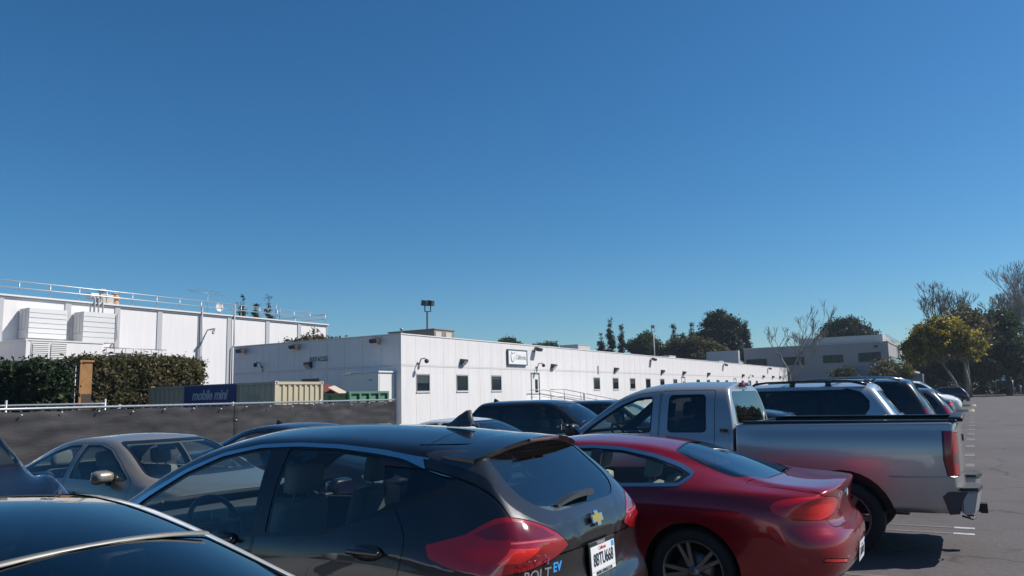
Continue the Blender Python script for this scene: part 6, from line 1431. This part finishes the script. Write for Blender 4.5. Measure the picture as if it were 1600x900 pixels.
    bed['regions'] = [
        dict(name='bed_opening', proj='top', poly=rpoly([(.10, -.86), (2.15, -.86), (2.15, .86), (.10, .86)], .02), m=P, hole=True, lim=lambda c: c.z > 1.2),
        dict(name='tailgate', proj='rear', poly=rpoly([(-.80, 1.42), (.80, 1.42), (.80, .86), (-.80, .86)], .02), m=P, sym=False, gap=.006, lim=lambda c: c.x < .1),
        dict(name='tail_lamp', proj='rear', poly=[rpoly([(s*.83, 1.275), (s*1.02, 1.275), (s*1.02, .845), (s*.85, .845)], .02) for s in (1, -1)], m=mat('lamp_truck', (.36, .005, .010), .12, coat=1.), sym=True, gap=.005,
             more=[('side', rpoly([(-.02, 1.285), (.155, 1.29), (.165, 1.0), (.14, .835), (-.02, .835)], .015))]),
        dict(name='reverse_lamp', proj='rear', poly=[rpoly([(s*.845, 1.06), (s*.97, 1.06), (s*.97, .96), (s*.85, .96)], .01) for s in (1, -1)], m=M_LDARK, sym=True, parent='tail_lamp'),
        dict(name='lamp_edge', proj='side', poly=rpoly([(.145, 1.285), (.163, 1.29), (.172, 1.0), (.146, .835), (.13, .835), (.153, 1.0)], .004), m=M_TRIM, sym=True, push=-.002),
    ]
    def bedx(rt, ox, S):
        bm = bmesh.new(); vs = []
        for (x, y, z) in ((.10, -.86, 1.375), (2.15, -.86, 1.362), (2.15, .86, 1.362), (.10, .86, 1.375)): vs.append((bm.verts.new((x+ox, y, z)), bm.verts.new((x+ox, y*.93, .86))))
        for i in range(4): bm.faces.new((vs[i][0], vs[(i+1) % 4][0], vs[(i+1) % 4][1], vs[i][1]))
        bm.faces.new([v[1] for v in vs]); obj('bed_liner', bm, M_BLACK, rt)
        for sd in (1, -1):
            bm = bmesh.new(); box(bm, .02+ox, 2.17+ox, min(sd*.80, sd*.91), max(sd*.80, sd*.91), 1.372, 1.398, bevel=.012); obj('bed_rail_cap', bm, M_TRIM, rt, True)
        bm = bmesh.new(); box(bm, -.035+ox, .10+ox, -.84, .84, 1.375, 1.425, bevel=.022); obj('tailgate_cap', bm, M_BLACK, rt, True)
        bm = bmesh.new(); box(bm, -.012+ox, .02+ox, -.12, .12, 1.14, 1.22, bevel=.01); obj('tailgate_handle', bm, M_BLACK, rt, True)
        # lower body crease
        for sd in (1, -1):
            bm = bmesh.new(); tube(bm, [(.06+ox, sd*.990, .838), (.2+ox, sd*.998, .836), (.5+ox, sd*.999, .832), (.68+ox, sd*.999, .832)], .009, 6); obj('side_crease', bm, P, rt, True)
        # step bumper: centre beam, two stepped corners, tread pads
        bu = empty('rear_bumper', (0, 0, 0)); bu.parent = rt
        mb = mat('bumper_grey', (.38, .38, .39), .38, .4)
        for sd in (1, -1):
            pl = [(.05, .965), (-.10, .92), (-.14, .60), (-.08, .40), (.05, .40)]
            bm = bmesh.new(); prism(bm, [(x+ox, sd*y) for x, y in pl], 'z', .47, .70)
            for v in bm.verts:
                if v.co.z < .6: v.co.x += .05*(1 if v.co.x < ox+.04 else 0)
            bmesh.ops.bevel(bm, geom=bm.edges[:], offset=.018, segments=2, affect='EDGES'); bmesh.ops.recalc_face_normals(bm, faces=bm.faces[:]); obj('bumper_corner', bm, mb, bu, True, angle=35)
            bm = bmesh.new(); prism(bm, [(.22+ox, .69), (.055+ox, .70), (-.02+ox, .70), (.04+ox, .60), (.07+ox, .48), (.16+ox, .47)], 'y', min(sd*.93, sd*.988), max(sd*.93, sd*.988)); bmesh.ops.recalc_face_normals(bm, faces=bm.faces[:]); obj('bumper_end', bm, mat('bumper_end', (.05, .05, .055), .5), bu)
            bm = bmesh.new(); prism(bm, [(x*1.02+ox-.004, sd*(y*1.008)) for x, y in pl], 'z', .701, .732); bmesh.ops.recalc_face_normals(bm, faces=bm.faces[:])
            obj('step_pad', bm, mat('tread_black', (.03, .03, .032), .6, bump=.8, bscale=90), bu)
        bm = bmesh.new(); box(bm, -.09+ox, .05+ox, -.41, .41, .48, .63, bevel=.015); obj('bumper_beam', bm, mb, bu, True)
        bm = bmesh.new(); box(bm, -.15+ox, .05+ox, -.045, .045, .39, .46); box(bm, -.17+ox, -.10+ox, -.06, .06, .375, .475); tube(bm, [(.0+ox, -.55, .43), (.0+ox, .55, .43)], .032, 8); tube(bm, [(.0+ox, .50, .43), (-.05+ox, .52, .40), (-.03+ox, .60, .385), (.06+ox, .66, .42)], .010, 6)
        tube(bm, [(-.06+ox, .12, .44), (-.10+ox, .12, .40), (-.02+ox, .13, .42)], .008, 6); obj('tow_hitch', bm, M_BLACK, bu)
        bm = bmesh.new(); box(bm, .55+ox, 5.5+ox, -.62, .62, .40, .55); obj('chassis', bm, M_BLACK, rt)
    bed['extras'] = [bedx]
    vehicle(bed, '', '', '', None, 0, root=root)
    return root

# ------------------------------------------------------------------ the parked vehicles
def at_rear(xr, L): return xr-L/2            # nose towards -X
def build_vehicles():
    S = spec_fastback(); vehicle(S, 'sedan_car', 'white car with dark glass roof, nearest the camera', 'car', (-.30-S['L']/2, 1.37, 0), PI)
    S = spec_hatch(); vehicle(S, 'hatchback_car', 'dark grey electric hatchback with chrome window strip and roof antenna', 'car', (-1.80-S['L']/2, 3.93, 0), PI)
    S = spec_coupe(); vehicle(S, 'coupe_car', 'glossy red coupe beside the silver pickup truck', 'car', (-.90-S['L']/2, 7.05, 0), PI)
    pickup((-.11-2.90, 10.05, 0), PI, 'silver extended cab pickup truck with open bed')
    RSEG[0] = 2
    # same row, further on
    S = spec_sedan(4.8, .90, 1.46, paint('paint_ink', (.012, .014, .020), .3, .3), res=.5, old=False)
    vehicle(S, 'sedan_car', 'dark sedan seen over the bed of the silver pickup', 'car', (-1.0-2.4, 13.1, 0), PI)
    S = spec_suv(5.2, .99, 1.86, paint('paint_silver_blue', (.50, .52, .54), .5, .3), lean=.42, lowz=1.19, wheels=[(1.15, .38), (4.25, .38)], rear_glass=M_PRIV,
        side=rpoly([(1.40, 1.24), (1.50, 1.70), (.95, 1.69, .1), (.74, 1.62, .15), (.60, 1.44, .15), (.68, 1.27, .15), (1.0, 1.235)], .05), res=.6)
    vehicle(S, 'suv_car', 'silver SUV with black roof rails beside the pickup bed', 'SUV', (-1.02-2.6, 16.2, 0), PI)
    S = spec_suv(5.25, 1.0, 1.95, paint('paint_black', (.006, .006, .007), .2, .3), lean=.36, lowz=1.16, rails=True, rail_m=M_SATIN, wheels=[(1.2, .40), (4.3, .40)], res=.6, lamp_z=(.95, 1.32), tail_m=mat('lamp_maroon', (.14, .004, .008), .12, coat=1.))
    vehicle(S, 'suv_car', 'tall black SUV with bright roof rails behind the silver SUV', 'SUV', (-.72-2.6, 19.4, 0), PI)
    S = spec_suv(4.8, .93, 1.72, paint('paint_charcoal', (.05, .055, .06), .4, .3), lean=.40, lowz=1.02, rails=False, res=.45, windows=False, lamp_z=(1.0, 1.24))
    vehicle(S, 'suv_car', 'charcoal SUV just past the tall black SUV', 'SUV', (-.42-2.4, 24.0, 0), PI)
    S = spec_sedan(4.7, .91, 1.47, paint('paint_grey', (.085, .095, .10), .5, .32), res=.45, old=False, windows=False, glass_m=M_PRIV, tail_m=M_LREDB)
    vehicle(S, 'sedan_car', 'dark grey sedan with bright red tail lamp beside the white van', 'car', (-.95-2.35, 46.6, 0), PI)
    S = spec_suv(5.0, .95, 2.1, paint('paint_white', (.78, .78, .77), 0., .35), lean=.3, lowz=1.12, rails=False, res=.5, windows=False)
    vehicle(S, 'van_car', 'white van with its nose to the aisle, before the kerb islands', 'van', (-.75-2.5, 55.5, 0), 0)
    S = spec_sedan(4.6, .90, 1.45, paint('paint_steel', (.16, .17, .18), .5, .3), res=.45, old=False, windows=False, glass_m=M_PRIV)
    vehicle(S, 'sedan_car', 'steel grey sedan between the charcoal SUV and the dark grey sedan', 'car', (-1.05-2.3, 30.5, 0), PI)
    S = spec_suv(4.4, .90, 1.62, paint('paint_plum', (.030, .016, .05), .5, .3), lean=.5, lowz=.98, rails=False, res=.45, windows=False)
    vehicle(S, 'hatchback_car', 'dark purple hatchback, farthest car of the row past the kerb islands', 'car', (-.55-2.2, 91, 0), PI)
    # facing row
    S = spec_suv(3.95, .92, 1.78, paint('paint_navy', (.012, .018, .032), .5, .3), lean=.3, lowz=1.20, wheels=[(.8, .34), (3.2, .34)], rails=False, glass_m=M_GLASSB, res=.6)
    vehicle(S, 'suv_car', 'dark blue SUV at the left edge, nose towards the white car', 'SUV', (-5.88-1.975, 3.0, 0), 0)
    RSEG[0] = 4
    S = spec_sedan(4.80, .90, 1.42, paint('paint_beige', (.33, .285, .23), .5, .33), seats=mat('seat_grey', (.17, .16, .15), .8), glass_m=M_GLASS, res=.9)
    vehicle(S, 'sedan_car', 'beige grey sedan with pale mirror in front of the dark fence', 'car', (-6.45-2.4, 6.15, 0), 0)
    RSEG[0] = 2
    S = spec_sedan(4.7, .90, 1.43, paint('paint_midnight', (.010, .012, .020), .4, .3), old=False, res=.5)
    S['extras'].append(fin(1.75, 1.40, M_BLACK))
    vehicle(S, 'sedan_car', 'black sedan mostly hidden behind the grey hatchback', 'car', (-6.9-2.35, 9.25, 0), 0)
    S = spec_sedan(4.7, .90, 1.37, paint('paint_pearl', (.74, .74, .73), 0., .3), old=False, res=.5)
    vehicle(S, 'sedan_car', 'white sedan roof between the grey hatchback and the black crossover', 'car', (-6.5-2.35, 13.3, 0), 0)
    S = spec_suv(4.65, .92, 1.66, paint('paint_black', (.006, .006, .007), .2, .3), lean=.45, lowz=1.0, rails=False, glass_m=M_PRIV, res=.55)
    S['extras'].append(fin(.75, 1.64, M_BLACK))
    vehicle(S, 'suv_car', 'black crossover facing the pickup, in front of the white building', 'SUV', (-6.55-2.32, 17.0, 0), 0)
    S = spec_suv(4.6, .92, 1.60, paint('paint_navy', (.012, .018, .032), .5, .3), lean=.45, lowz=.98, rails=False, res=.45)
    vehicle(S, 'suv_car', 'dark car half hidden behind the black crossover', 'car', (-6.4-2.3, 20.3, 0), 0)
build_vehicles()

# ------------------------------------------------------------------ thin winter haze
hm = bpy.data.materials.new('haze'); hm.use_nodes = True; ht = hm.node_tree; ht.nodes.remove(ht.nodes['Principled BSDF'])
pv = ht.nodes.new('ShaderNodeVolumePrincipled'); pv.inputs['Color'].default_value = (.70, .84, 1.0, 1); pv.inputs['Density'].default_value = .00025; pv.inputs['Anisotropy'].default_value = .2
ht.links.new(pv.outputs[0], ht.nodes['Material Output'].inputs['Volume'])
bm = bmesh.new(); box(bm, -160, 90, -110, 215, -1.1, 27); tag(obj('haze', bm, hm), 'thin pale haze filling the air over the car park', 'haze', kind='stuff')
SC.cycles.volume_bounces = 0
